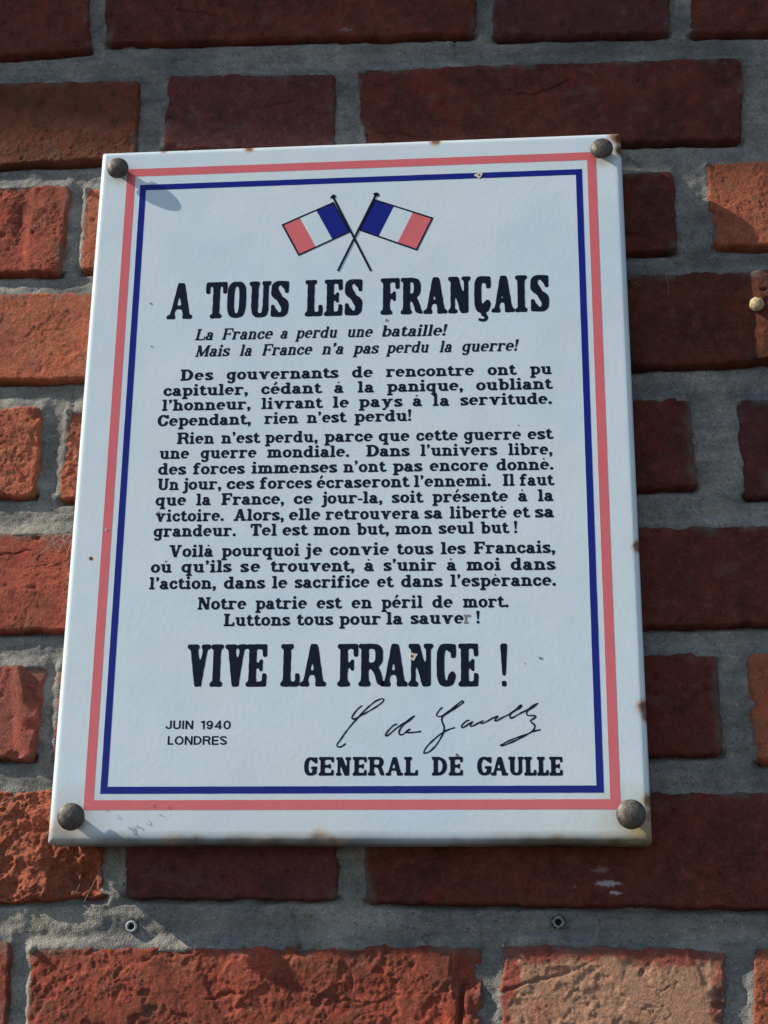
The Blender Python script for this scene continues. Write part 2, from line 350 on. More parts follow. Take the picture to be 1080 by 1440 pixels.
    me = grid_mesh('brick', (X - cx) / 1000, y / 1000, (Z - cz) / 1000)
    sm = sstep(5.5, .5, np.minimum(np.minimum(dl, dr), dt) + 2.2 * fbm(X, Z, 9, 3, sd + 50)) * sstep(.0, .35, fbm(X, Z, 34, 3, sd + 55) + .05) * .7
    sm = np.maximum(sm, .22 * sstep(.52, .8, fbm(X * .6, Z, 13, 4, sd + 60)))
    at = me.attributes.new('smear', 'FLOAT', 'POINT'); at.data.foreach_set('value', sm.reshape(-1).astype(np.float32))
    li = np.zeros_like(X)
    if key in ('H3', 'A2'):                                  # a white splash and a grey cement speck
        for px, pz, ra, rb in {'H3': ((265.5, -34.5, 5.2, 1.7), (268.5, -39.2, 3.0, .9), (249, -36.5, .8, 1.0), (262, -28, 4, 1.5)), 'A2': ((125.2, 473.3, 3.6, 1.5),)}[key]:
            li = np.maximum(li, sstep(1.05, .75, np.hypot((X - px) / ra, (Z - pz) / rb) + .55 * fbm(X, Z * 1.6, 3.2, 3, 88)) * (.8 if key == 'H3' and rb not in (1.5, 1.0) else .22))
    li = np.maximum(li, .5 * (fbm(X, Z, 1.9, 1, sd + 66) > 1.02))
    at = me.attributes.new('lime', 'FLOAT', 'POINT'); at.data.foreach_set('value', li.reshape(-1).astype(np.float32))
    wa = sstep(5, 9, d + 4 * fbm(X, Z, 22, 3, 93)) * (1 if key == 'I3' else 0) + 0 * X
    at = me.attributes.new('wash', 'FLOAT', 'POINT'); at.data.foreach_set('value', wa.reshape(-1).astype(np.float32))
    o = put('brick', me, mat, wall)
    o.location = (cx / 1000, 0, cz / 1000)
    return o
for i, (key, q) in enumerate(BRICKS.items()): build_brick(i, key, q)

gm = NT('bare ground'); gn = gm.noise(3, 6, .6); GROUNDM = gm.fin(gm.ramp(gn, (.35, (.075, .070, .060)), (.65, (.12, .11, .095))), .95)
put('ground', mesh('ground', [(-20, -25, -1.6), (20, -25, -1.6), (20, .2, -1.6), (-20, .2, -1.6)], [(0, 1, 2, 3)]), GROUNDM, None, kind='structure')
# unseen overhang, added and tilted to cast the shadow on the top courses
def box(name, x0, x1, y0, y1, z0, z1, tilt=0):
    v = [(x, y, z + tilt * x) for z in (z0, z1) for y in (y0, y1) for x in (x0, x1)]
    return mesh(name, v, [(0, 1, 3, 2), (4, 6, 7, 5), (0, 4, 5, 1), (2, 3, 7, 6), (0, 2, 6, 4), (1, 5, 7, 3)])
wood = NT('weathered wood'); wood = wood.fin(wood.ramp(wood.noise(20), (.3, (.18, .15, .11)), (.7, (.26, .22, .17))), .8)
OVERHANG_TILT = -.106; OVERHANG_Z = 1.3275 + OVERHANG_TILT * 1.36
put('added_overhang', box('added_overhang', -3.0, 1.9, -.30, .012, OVERHANG_Z, OVERHANG_Z + .10, OVERHANG_TILT), wood, wall)

LINES = [
    ('it', (260.42, 259.08), [('La', 45.36, 56.37), ('France', 60.63, 89.91), ('a', 93.59, 98.48), ('perdu', 102.38, 126.21), ('une', 130.97, 145.97), ('bataille!', 150.16, 186.9)]),
    ('it', (250.35, 248.74), [('Mais', 45.95, 65.96), ('la', 70.98, 78.56), ('France', 83.56, 112.38), ("n'a", 117.13, 130.03), ('pas', 134.88, 149.38), ('perdu', 153.33, 177.27), ('la', 182.5, 190.12), ('guerre!', 194.8, 226.1)]),
    ('bd', (236.06, 234.35), [('Des', 38.27, 56.55), ('gouvernants', 64.33, 126.66), ('de', 134.33, 145.7), ('rencontre', 153.12, 201.4), ('ont', 208.95, 224.23), ('pu', 232.07, 243.64)]),
    ('bd', (227.04, 225.63), [('capituler,', 29.16, 76.64), ('cédant', 84.03, 117.31), ('ȧ', 124.64, 129.67), ('la', 137.63, 146.45), ('panique,', 153.74, 195.4), ('oubliant', 202.61, 243.64)]),
    ('bd', (218.24, 216.94), [("l'honneur,", 28.86, 78.39), ('livrant', 84.44, 118.05), ('le', 124.05, 132.76), ('pays', 138.41, 162.15), ('ȧ', 167.87, 172.95), ('la', 178.88, 187.81), ('servitude.', 193.94, 243.42)]),
    ('bd', (209.1, 208.93), [('Cependant,', 26.82, 78.93), ('rien', 86.38, 104.95), ("n'est", 109.86, 131.27), ('perdu!', 136.04, 167.15)]),
    ('bd', (198.44, 196.55), [('Rien', 38.21, 58.76), ("n'est", 62.93, 84.03), ('perdu,', 87.19, 116.1), ('parce', 119.78, 146.13), ('que', 149.47, 166.12), ('cette', 169.87, 192.32), ('guerre', 195.73, 226.32), ('est', 230.02, 243.23)]),
    ('bd', (189.94, 187.71), [('une', 28.98, 45.24), ('guerre', 51.81, 82.58), ('mondiale.', 88.56, 133.44), ('Dans', 142.79, 166.15), ("l'univers", 172.24, 213.37), ('libre,', 219.5, 243.01)]),
    ('bd', (180.73, 179.14), [('des', 28.73, 44.05), ('forces', 48.09, 76.39), ('immenses', 80.3, 126.93), ("n'ont", 130.47, 153.28), ('pas', 157.33, 173.1), ('encore', 177.25, 208.5), ('donnė.', 213.04, 243.22)]),
    ('bd', (171.88, 170.32), [('Un', 28.89, 40.46), ('jour,', 43.4, 64.05), ('ces', 66.98, 81.92), ('forces', 85.16, 113.37), ('écraseront', 116.16, 165.9), ("l'ennemi.", 168.77, 209.76), ('Il', 216.28, 222.37), ('faut', 225.31, 243.1)]),
    ('bd', (162.94, 161.52), [('que', 28.3, 44.94), ('la', 50.68, 58.48), ('France,', 64.43, 98.69), ('ce', 103.94, 114.12), ('jour-la,', 119.57, 151.84), ('soit', 156.93, 173.34), ('présente', 178.62, 218.76), ('ȧ', 224.31, 229.01), ('la', 234.75, 242.77)]),
    ('bd', (153.86, 152.43), [('victoire.', 28.59, 66.11), ('Alors,', 71.49, 98.85), ('elle', 101.63, 118.38), ('retrouvera', 121.36, 171.45), ('sa', 174.4, 183.87), ('libertė', 187.86, 217.89), ('et', 221.54, 229.87), ('sa', 232.99, 242.86)]),
    ('bd', (145.29, 144.04), [('grandeur.', 28.21, 73.01), ('Tel', 80.94, 95.15), ('est', 98.35, 111.66), ('mon', 115.06, 134.68), ('but,', 138.28, 155.48), ('mon', 158.85, 178.39), ('seul', 181.96, 200.57), ('but', 204.22, 218.79), ('!', 221.7, 223.47)]),
    ('bd', (133.8, 132.83), [('Voilȧ', 37.25, 61.07), ('pourquoi', 65.88, 107.71), ('je', 111.41, 119.88), ('convie', 124.1, 155.36), ('tous', 159.77, 178.91), ('les', 183.08, 196.0), ('Francais,', 200.47, 243.08)]),
    ('bd', (125.23, 123.67), [('ou̇', 27.84, 39.0), ("qu'ils", 44.46, 71.36), ('se', 76.36, 86.77), ('trouvent,', 92.6, 137.31), ('ȧ', 142.56, 147.59), ("s'unir", 152.82, 180.46), ('ȧ', 186.17, 191.05), ('moi', 196.55, 214.34), ('dans', 219.71, 242.85)]),
    ('bd', (116.06, 114.99), [("l'action,", 27.51, 63.55), ('dans', 67.8, 89.72), ('le', 93.63, 101.65), ('sacrifice', 105.75, 145.28), ('et', 149.46, 157.8), ('dans', 162.17, 183.76), ("l'espėrance.", 188.11, 242.93)]),
    ('bd', (104.62, 103.78), [('Notre', 54.2, 80.1), ('patrie', 85.15, 112.35), ('est', 117.69, 130.64), ('en', 136.16, 146.77), ('péril', 151.86, 173.41), ('de', 178.57, 189.09), ('mort.', 194.54, 218.14)]),
    ('bd', (95.47, 95.32), [('Luttons', 68.55, 103.69), ('tous', 107.46, 126.42), ('pour', 129.86, 151.43), ('la', 154.53, 162.9), ('sauve', 167.23, 194.69), ('r', 194.89, 198.58), ('!', 201.35, 203.19)]),
    ('hd', (273.77, 271.91), [('A', 28.43, 43.03), ('T', 50.37, 62.54), ('O', 62.77, 73.45), ('U', 75.14, 87.59), ('S', 87.81, 97.66), ('L', 107.04, 117.07), ('E', 117.96, 128.19), ('S', 129.64, 139.29), ('F', 149.7, 160.31), ('R', 160.97, 173.09), ('A', 173.75, 186.95), ('N', 187.49, 200.1), ('Ç', 202.07, 211.26), ('A', 211.58, 224.46), ('I', 224.67, 231.42), ('S', 233.38, 243.16)]),
    ('hd2', (63.33, 62.04), [('V', 49.89, 62.41), ('I', 62.2, 69.38), ('V', 69.9, 81.85), ('E', 81.43, 92.21), ('L', 99.55, 109.57), ('A', 109.77, 123.46), ('F', 129.32, 139.98), ('R', 140.29, 153.79), ('A', 152.05, 165.82), ('N', 166.13, 179.05), ('C', 180.77, 190.71), ('E', 191.92, 202.14), ('!', 213.44, 217.27)]),
    ('gn', (16.94, 16.57), [('G', 113.17, 119.91), ('E', 120.72, 128.39), ('N', 129.47, 137.12), ('E', 138.06, 145.17), ('R', 145.84, 154.13), ('A', 154.8, 163.62), ('L', 164.28, 171.21), ('D', 178.27, 185.84), ('E', 186.77, 193.8), ('G', 201.09, 208.36), ('A', 207.96, 216.54), ('U', 216.8, 224.45), ('L', 224.71, 230.76), ('L', 231.16, 236.94), ('E', 237.33, 243.89)]),
    ('sn', (41.17, 40.84), [('JUIN', 40.43, 54.83), ('1940', 58.76, 74.45)]),
    ('sn', (33.05, 32.82), [('LONDRES', 41.9, 72.82)]),
]

SIG=[
[(142.19, 52.58), (140.25, 51.07), (138.45, 48.84), (137.26, 46.88), (137.56, 45.98), (138.9, 45.89), (140.52, 46.86), (142.52, 49.01), (145.74, 52.06), (148.97, 54.7), (151.41, 55.91), (153.03, 56.19), (153.53, 55.48), (152.64, 54.26), (150.22, 52.43), (147.39, 50.61), (144.15, 48.8), (142.13, 47.79), (140.12, 46.17), (137.32, 43.13), (134.13, 39.09), (131.56, 35.25), (129.97, 33.03), (129.79, 32.03), (130.61, 31.42), (132.23, 31.73), (134.03, 33.01)] ,
[(160.12, 42.99), (158.43, 42.19), (156.22, 39.97), (154.62, 37.75), (155.03, 37.02), (156.64, 37.94), (159.65, 40.56), (162.87, 42.77), (166.1, 44.98), (169.33, 47.2), (166.91, 44.98), (163.68, 42.56), (161.88, 40.14), (161.49, 38.32), (162.3, 37.51), (163.71, 37.9), (165.32, 39.31), (166.93, 40.31), (165.32, 38.82), (167.34, 38.61), (170.16, 38.88), (172.38, 39.15)] ,
[(183.36, 51.3), (181.86, 49.76), (180.65, 47.73), (181.45, 46.79), (183.47, 47.1), (186.3, 49.12), (189.54, 51.54), (192.78, 54.16), (194.0, 54.68), (194.27, 53.95), (192.77, 52.74), (189.53, 50.52), (186.3, 48.51), (184.07, 47.1), (183.26, 45.28), (183.66, 43.65), (184.46, 41.62), (184.45, 39.8), (184.05, 38.39), (182.63, 35.58), (180.22, 31.97), (177.41, 29.18), (174.8, 28.07), (174.2, 28.79), (175.8, 31.59), (179.02, 34.79), (181.83, 37.19), (184.25, 38.79), (187.07, 40.19), (189.69, 40.98)] ,
[(197.06, 44.78), (195.53, 44.18), (193.71, 42.37), (193.3, 41.16), (194.3, 41.08), (196.32, 42.36), (198.34, 43.76), (199.07, 43.88), (197.93, 42.55), (197.92, 41.74), (199.13, 41.85), (201.95, 43.33), (204.37, 44.53)] ,
[(204.37, 44.53), (203.15, 43.53), (203.95, 43.12), (206.57, 44.31), (209.4, 45.91), (211.82, 46.71), (210.59, 45.3), (210.18, 44.49), (211.38, 44.49), (214.61, 46.28), (217.84, 47.8), (220.68, 49.89), (223.13, 52.1), (223.93, 52.1), (223.1, 50.89), (220.67, 49.48), (218.65, 48.28), (217.91, 46.87), (218.41, 45.77), (219.82, 46.17), (223.05, 48.05), (226.28, 49.65), (229.53, 51.85), (232.16, 53.14), (229.51, 51.04), (227.08, 49.44), (226.45, 48.03), (227.23, 46.93), (229.43, 46.99), (231.01, 46.58), (230.19, 45.57), (228.37, 44.38), (228.95, 43.36), (230.32, 42.15), (230.29, 40.54), (228.85, 38.74), (226.04, 37.35), (222.03, 35.96), (217.22, 34.19), (214.41, 32.6), (213.0, 31.92), (214.4, 31.8), (218.0, 33.18), (222.01, 34.96), (226.04, 37.15), (229.25, 38.73), (233.05, 39.71)] ]

# ---------------------------------------------------------------- lettering
class Pen:
    """collects signed distance primitives of one letter (cap height = 1)"""
    def __init__(s, S, T, ST, SL, k=1.0, serif=True, blob=0.0, heavy=0):
        s.S, s.T, s.ST, s.SL, s.k, s.serif, s.blob = S, T, ST, SL, k, serif, blob
        s.P = []; s.heavy = heavy
    def box(s, x0, x1, y0, y1): s.P.append(('b', x0, x1, y0, y1))
    def poly(s, pts): s.P.append(('p', pts))
    def path(s, pts, ws): s.P.append(('s', pts, ws))
    def dot(s, x, y, r): s.P.append(('s', [(x, y), (x + 1e-4, y)], [r, r]))
    def slab(s, x, y, top, l=None, r=None, t=None):
        if not s.serif: return
        t = t or s.ST; l = s.SL if l is None else l; r = s.SL if r is None else r
        h = s.S / 2
        y0, y1 = (y - t, y) if top else (y, y + t)
        s.box(x - h - l, x + h + r, y0, y1)
        if s.blob:
            for q, e in ((-1, l), (1, r)):
                if e > 0.03: s.dot(x + q * (h + e - s.blob * .8), (y0 + y1) / 2, s.blob)
    def stem(s, x, y0, y1, bot=(1, 1), top=(1, 1), w=None):
        w = w or s.S
        s.box(x - w / 2, x + w / 2, y0, y1)
        if bot: s.slab(x, y0, 0, bot[0] * s.SL, bot[1] * s.SL)
        if top: s.slab(x, y1, 1, top[0] * s.SL, top[1] * s.SL)
    def diag(s, x0, y0, x1, y1, w):
        s.poly([(x0 - w / 2, y0), (x0 + w / 2, y0), (x1 + w / 2, y1), (x1 - w / 2, y1)])
    def arc(s, cx, cy, rx, ry, a0, a1, n=26, k=None, ws=None, S=None, T=None):
        k = k or s.k; S = S or s.S; T = T or s.T
        pts = []; wd = []
        for i in range(n + 1):
            u = i / n; a = math.radians(a0 + (a1 - a0) * u)
            c, d = math.cos(a), math.sin(a)
            pts.append((cx + rx * math.copysign(abs(c) ** k, c), cy + ry * math.copysign(abs(d) ** k, d)))
        for i in range(n + 1):
            p, q = pts[max(0, i - 1)], pts[min(n, i + 1)]
            tx, ty = q[0] - p[0], q[1] - p[1]; L = math.hypot(tx, ty) + 1e-9
            w = .5 * math.hypot(S * ty / L, T * tx / L)
            if ws: w = ws(i / n, w)
            wd.append(w)
        s.path(pts, wd)

def lower(P, c, X):
    S, T, SL = P.S, P.T, P.SL
    h = S / 2; x0 = SL + h
    D = -.30
    def ring(l, r, y0=0, y1=None, a0=0, a1=360):
        y1 = X if y1 is None else y1
        P.arc((l + r) / 2, (y0 + y1) / 2, (r - l - S) / 2, (y1 - y0 - T) / 2, a0, a1, 40)
        return r
    W = .62
    if c == 'o': return ring(0, .68)
    if c in 'nhmru':
        gap = .40
        if c == 'u':
            P.stem(x0, .22, X, 0, (1, 0)); P.stem(x0 + gap, 0, X, (0, 1), (1, 0))
            P.arc(x0 + gap / 2, .26, gap / 2, .26 - T / 2, 180, 360, 20)
            return x0 + gap + h + SL
        P.stem(x0, 0, 1.0 if c == 'h' else X, (1, 1 if c != 'r' else 1.3), (1, 0))
        if c == 'r':
            P.arc(x0 + .25, X - .26, .25, .26 - T / 2, 180, 68, 14)
            P.dot(x0 + .36, X - .115, .095)
            return x0 + .46
        if c == 'm': gap = .37
        for j in range(2 if c == 'm' else 1):
            xa = x0 + gap * j
            P.arc(xa + gap / 2, X - .26, gap / 2, .26 - T / 2, 180, 0, 20)
            P.stem(xa + gap, 0, X - .24, (.8, 1), 0)
        return xa + gap + h + SL
    if c == 'i':
        P.stem(x0, 0, X, (1, 1), (1, 0)); P.dot(x0 - .01, .92, .115); return 2 * x0
    if c == 'j':
        P.stem(x0, -.05, X, 0, (1, 0)); P.arc(x0 - .17, -.05, .17, .19, 0, -110, 12); P.dot(x0 - .22, -.20, .075)
        P.dot(x0 - .01, .92, .115); return x0 + h + .01
    if c == 'l': P.stem(x0, 0, 1.0, (1, 1), (1, 0)); return 2 * x0
    if c in 'bp':
        if c == 'b': P.stem(x0, 0, 1.0, 0, (1, 0))
        else: P.stem(x0, D, X, (1, 1), (1, 0))
        return ring(x0 - h, x0 + .56)
    if c in 'dq':
        ring(0, .66); x = .66 - h
        if c == 'd': P.stem(x, 0, 1.0, (0, 1), (1, 0)); return .66 + SL
        P.stem(x, D, X, (1, 1), (0, .5)); return .66 + SL
    if c == 'g':
        ring(0, .64, .02); x = .64 - h
        P.stem(x, -.08, X, 0, (0, .8)); P.arc(x - .22, -.08, .22, .17, 0, -140, 16); P.dot(x - .36, -.16, .08)
        return .64 + SL * .8
    if c == 'c' or c == 'e':
        if c == 'c':
            P.arc(.34, X / 2, .34 - h, X / 2 - T / 2, 48, 325, 36); P.dot(.50, X - .19, .10); return .62
        P.arc(.335, X / 2, .335 - h, X / 2 - T / 2, 0, 312, 40, ws=lambda u, w: w * (1 if u < .72 else 1 - .45 * (u - .72) / .28) * (1 if u > .04 else .75)); P.box(h, .335 + .335 - S * .35, X / 2 - .02, X / 2 + .06)
        return .67
    if c == 'a':
        x = .47; P.stem(x, 0, X * .62, (0, 1), 0)
        P.arc(x - .19, X - .24, .19, .24 - T / 2, 0, 140, 16); P.dot(.16, X - .17, .088)
        P.arc(.26, .20, .26 - h * .9, .2 - T / 2 + .01, 0, 360, 30); P.box(.26, x, .33, .33 + T * .8)
        return x + h + SL
    if c == 's':
        P.arc(.29, X * .735, .20, X * .265 - T / 2, 40, 270, 20, ws=lambda u, w: w * (1 + .35 * max(0, (u - .55))))
        P.arc(.29, X * .265, .21, X * .265 - T / 2, 90, -140, 20, ws=lambda u, w: w * (1 + .35 * max(0, (.45 - u))))
        P.poly([(.12, X * .62), (.25, X * .70), (.49, X * .40), (.36, X * .30)])
        P.box(.42, .53, X - .24, X - .01); P.box(.02, .13, .01, .24)
        return .58
    if c == 't':
        x = .09 + h; P.box(x - h, x + h, .2, .84); P.box(0, .44, X - T * 1.05, X)
        P.poly([(x - h - .07, X - .02), (x + h, X - .02), (x + h, .92)])
        P.arc(x + .17, .22, .17, .22 - T / 2, 180, 320, 14); return .50
    if c == 'f':
        P.stem(x0, 0, .8, (1, 1.4), 0); P.box(0, x0 + h + .16, X - T, X)
        P.arc(x0 + .19, .76, .19, .24 - T / 2, 180, 60, 12); P.dot(x0 + .27, .89, .085); return x0 + .36
    if c == 'v' or c == 'y':
        w = .62; m = SL + .02 + w / 2
        P.diag(m + .02, 0, m - w / 2 + h, X, S * 1.12); P.diag(m - .02, 0, m + w / 2 - h * .7, X, S * .72)
        P.slab(m - w / 2 + h, X, 1, SL * .9, SL * .6); P.slab(m + w / 2 - h * .7, X, 1, SL * .6, SL * .7)
        if c == 'y':
            P.diag(m - .20, D + .06, m, .05, S * .72); P.dot(m - .25, D + .09, .09)
        return 2 * m
    if c == ',': P.dot(.13, .11, .12); P.path([(.17, .12), (.17, -.02), (.08, -.15)], [.09, .07, .035]); return .28
    if c == "'": P.dot(.13, .90, .11); P.path([(.17, .90), (.16, .78), (.07, .66)], [.08, .065, .03]); return .28
    if c == '.': P.dot(.13, .11, .12); return .26
    if c == '-': P.box(0, .34, .27, .40); return .34
    if c == '!':
        P.poly([(.09, .30), (.17, .30), (.245, .98), (.015, .98)]); P.dot(.13, .90, .115); P.dot(.13, .10, .11); return .26
    raise KeyError(c)

def upper(P, c, w):
    if P.heavy: P.S = P.heavy
    S, T, SL, ST = P.S, P.T, P.SL, P.ST
    h = S / 2; x0 = SL + h; sf = P.serif
    if not sf: x0 = h
    k = P.k
    tick = (lambda x0_, x1_, a, b: P.box(x0_, x1_, a, b)) if sf else (lambda *a: None)
    if c == 'I': P.stem(w / 2, 0, 1, (1, 1), (1, 1)); return w
    if c == 'L':
        P.stem(x0, 0, 1, (1, 1), (1, 1)); P.box(x0, w, 0, T); tick(w - ST * .95, w, 0, .31); return w
    if c in 'EF':
        P.stem(x0, 0, 1, (1, 1), (1, 1)); P.box(x0, w, 1 - T, 1); tick(w - ST * .95, w, .70, 1)
        P.box(x0, w * .80 if sf else w * .93, .5 - T / 2, .5 + T / 2); tick(w * .80 - ST * .7, w * .80, .36, .64)
        if c == 'E': P.box(x0, w, 0, T); tick(w - ST * .95, w, 0, .31)
        return w
    if c == 'T':
        P.stem(w / 2, 0, 1, (1, 1), 0); P.box(0, w, 1 - T, 1); tick(0, ST, .68, 1); tick(w - ST, w, .68, 1); return w
    if c == 'A':
        m = w / 2; th = S * .62 if sf else S; e = SL + th / 2 if sf else th / 2; e2 = SL * .8 + h if sf else h
        P.diag(e, 0, m - (S - th) * .2, 1, th); P.diag(w - e2, 0, m + .01, 1, S)
        P.box(e + .1 * w, w - e2, .27, .27 + T * .85)
        if sf:
            P.box(0, e + th / 2 + SL * .8, 0, ST); P.box(w - e2 - h - SL * .45, w, 0, ST)
        return w
    if c == 'V':
        m = w / 2; th = S * .62 if sf else S; e = SL + th / 2 if sf else th / 2; e2 = SL + h if sf else h
        P.diag(m + .01, 0, e2, 1, S); P.diag(m + .02, 0, w - e, 1, th)
        if sf: P.box(0, e2 + h + SL * .7, 1 - ST, 1); P.box(w - e - th / 2 - SL * .8, w, 1 - ST, 1)
        return w
    if c == 'N':
        th = S * .6 if sf else S; e = SL + th / 2 if sf else h
        if sf: e2 = w - SL - th / 2
        else: e2 = w - h
        P.box(e - th / 2, e + th / 2, 0, 1); P.box(e2 - th / 2, e2 + th / 2, 0, 1)
        P.poly([(e - th / 2, 1), (e - th / 2 + S * 1.1, 1), (e2 + th / 2, 0), (e2 + th / 2 - S * 1.1, 0)])
        if sf: P.box(0, e + S * .7, 1 - ST, 1); P.box(0, e + th / 2 + SL, 0, ST); P.box(e2 - th / 2 - SL, w, 1 - ST, 1)
        return w
    if c == 'M':
        th = S * .6; e = SL + th / 2; e2 = w - SL - h
        P.box(e - th / 2, e + th / 2, 0, 1); P.box(e2 - h, e2 + h, 0, 1)
        m = (e + e2) / 2 - .03
        P.diag(m, .05, e + h * .4, 1, S * 1.05); P.diag(m, .05, e2 - h * .2, 1, th)
        P.box(0, e + S * .5, 1 - ST, 1); P.box(e2, w, 1 - ST, 1); P.box(0, e + th / 2 + SL, 0, ST); P.box(e2 - h - SL * .8, w, 0, ST)
        return w
    if c in 'RP':
        P.stem(x0, 0, 1, (1, .8), (1, 0)); rb = .26
        xe = w - (.04 if sf else .03) * 1
        P.box(x0, xe - S / 2 - rb * .55, 1 - T, 1); P.box(x0, xe - S / 2 - rb * .55, .44, .44 + T)
        P.arc(xe - h - rb * .75, .72, rb * .75, .28 - T / 2, 90, -90, 20)
        if sf:
            P.path([(xe - h - .16, .46), (xe - h - .05, .36), (xe - h, .2), (xe - h + .02, .10), (xe + .0, T * .42)], [h * .7, h * .85, h * .9, h * .85, T * .42])
            P.box(xe - .02, w, 0, T * .75)
        else: P.diag(w - h, 0, w - h - .16, .48, S * 1.1)
        return w
    if c == 'D':
        P.stem(x0, 0, 1, (1, 0), (1, 0)); rx = min(w - h - x0, .5)
        q = w - h - rx * .8
        P.box(x0, q, 1 - T, 1); P.box(x0, q, 0, T)
        P.arc(q, .5, rx * .8, .5 - T / 2, 90, -90, 30, k=min(1, k * 1.1)); return w
    if c in 'O0Q': P.arc(w / 2, .5, w / 2 - h, .5 - T / 2, 0, 360, 60); return w
    if c in 'CÇG':
        cx = w / 2 if sf else w * .5
        P.arc(cx, .5, cx - h, .5 - T / 2, 50 if sf else 42, 318 if not sf else 335, 50)
        if sf:
            P.box(w - ST * 1.05, w - .0, .66, .99)
            P.path([(w - ST * .6, .93), (w - ST * .9, .9)], [.05, .05])
        if c == 'G':
            P.box(w * .52, w + (.0 if sf else 0), .5 - T, .5); P.box(w - S, w - (.03 if sf else 0), .08 if sf else .02, .5)
        elif sf: P.dot(w - ST * .75, .30, ST * .5)
        if c == 'Ç':
            P.box(cx - .035, cx + .04, -.10, .03)
            P.arc(cx + .0, -.13, .09, .075, 80, -150, 14, ws=lambda u, w_: .035)
        return w
    if c == 'U':
        l, r = (x0, w - SL - S * .4) if sf else (h, w - h); w2 = S if not sf else S * .8
        P.stem(l, .25, 1, 0, (1, .45)); P.box(r - w2 / 2, r + w2 / 2, .25, 1)
        if sf: P.box(r - w2 / 2 - SL * .45, w, 1 - ST, 1)
        P.arc((l + r) / 2, .3, (r - l) / 2, .3 - T / 2, 180, 360, 30, S=(S + w2) / 2); return w
    if c == 'S':
        k = 1 if not sf else max(k, .75)
        rx = w / 2 - h * .95
        f = (lambda u, q: q) if not sf else (lambda u, q: q * (1 + .25 * max(0, u - .5)))
        g = (lambda u, q: q) if not sf else (lambda u, q: q * (1 + .25 * max(0, .5 - u)))
        ye = .5 + (T * .05)
        P.arc(w / 2, .745, rx, .255 - T / 2, 30, 268, 26, k=k, ws=f)
        P.arc(w / 2, .265, rx, .265 - T / 2, 92, -150, 26, k=k, ws=g)
        if sf:
            q = S * .45
            P.poly([(w * .13, .66), (w * .36, .80), (w * .87, .36), (w * .64, .21)])
            P.box(w - ST * .9, w, .66, .99); P.box(0, ST * .9, .01, .34)
        return w
    if c == 'J':
        P.box(w - S, w, .28, 1); P.arc(w / 2, .28, w / 2 - h, .28 - T / 2, 0, -175, 24); return w
    if c == '1':
        P.box(w - S, w, 0, 1); P.poly([(0, .74), (0, .86), (w - S / 2, 1), (w, .9), (w - S, .74)]); return w
    if c == '9':
        P.arc(w / 2, .67, w / 2 - h, .33 - T / 2, 0, 360, 40); P.arc(w / 2, .5, w / 2 - h, .5 - T / 2, 20, -140, 26); return w
    if c == '4':
        P.box(w * .62, w * .62 + S, 0, 1); P.box(0, w, .2, .2 + T)
        P.poly([(0, .24), (S * .9, .22), (w * .62 + S, .98), (w * .62 + S * .2, 1)]); return w
    if c == '!':
        m = w / 2; P.poly([(m - w * .22, .25), (m + w * .22, .25), (m + w * .46, 1), (m - w * .46, 1)]); P.box(m - w * .32, m + w * .32, 0, .13); return w
    raise KeyError(c)

UPW = dict(A=.98, C=.86, D=.94, F=.82, I=.46, L=.82, M=1.12, N=.98, R=.98, T=.84, U=.96, V=.98)
STY = dict(
    bd=dict(heavy=.245, S=.20, T=.135, ST=.130, SL=.105, serif=True),
    it=dict(heavy=.19, S=.18, T=.085, ST=.075, SL=.085, serif=True),
    hd=dict(S=.172, T=.112, ST=.108, SL=.062, serif=True, k=.62),
    gn=dict(S=.235, T=.145, ST=.15, SL=.085, serif=True, k=.85, blob=.088),
    sn=dict(S=.175, T=.16, ST=.1, SL=0, serif=False))

def sdf(prims, X, Y):
    F = np.full(X.shape, 9.0)
    for p in prims:
        if p[0] == 'b':
            _, a, b, c, d = p
            qx = np.abs(X - (a + b) / 2) - (b - a) / 2; qy = np.abs(Y - (c + d) / 2) - (d - c) / 2
            v = np.hypot(np.maximum(qx, 0), np.maximum(qy, 0)) + np.minimum(np.maximum(qx, qy), 0)
        elif p[0] == 'p':
            pts = p[1]; ar = sum(pts[i][0] * pts[(i + 1) % len(pts)][1] - pts[(i + 1) % len(pts)][0] * pts[i][1] for i in range(len(pts)))
            sg = 1 if ar > 0 else -1; v = np.full(X.shape, -9.0)
            for i in range(len(pts)):
                (x0, y0), (x1, y1) = pts[i], pts[(i + 1) % len(pts)]
                L = math.hypot(x1 - x0, y1 - y0) + 1e-9
                v = np.maximum(v, sg * ((y1 - y0) * (X - x0) - (x1 - x0) * (Y - y0)) / L)
        else:
            pts, ws = p[1], p[2]; v = np.full(X.shape, 9.0)
            for i in range(len(pts) - 1):
                (x0, y0), (x1, y1) = pts[i], pts[i + 1]
                dx, dy = x1 - x0, y1 - y0; L2 = dx * dx + dy * dy + 1e-12
                t = np.clip(((X - x0) * dx + (Y - y0) * dy) / L2, 0, 1)
                v = np.minimum(v, np.hypot(X - x0 - t * dx, Y - y0 - t * dy) - (ws[i] + (ws[i + 1] - ws[i]) * t))
        F = np.minimum(F, v)
    return F

def blur(F, n, times=2):
    for _ in range(times):
        for ax in (0, 1):
            G = F.copy(); c = 1
            for j in range(1, n + 1):
                G += np.roll(F, j, ax) + np.roll(F, -j, ax); c += 2
            F = G / c
    return F

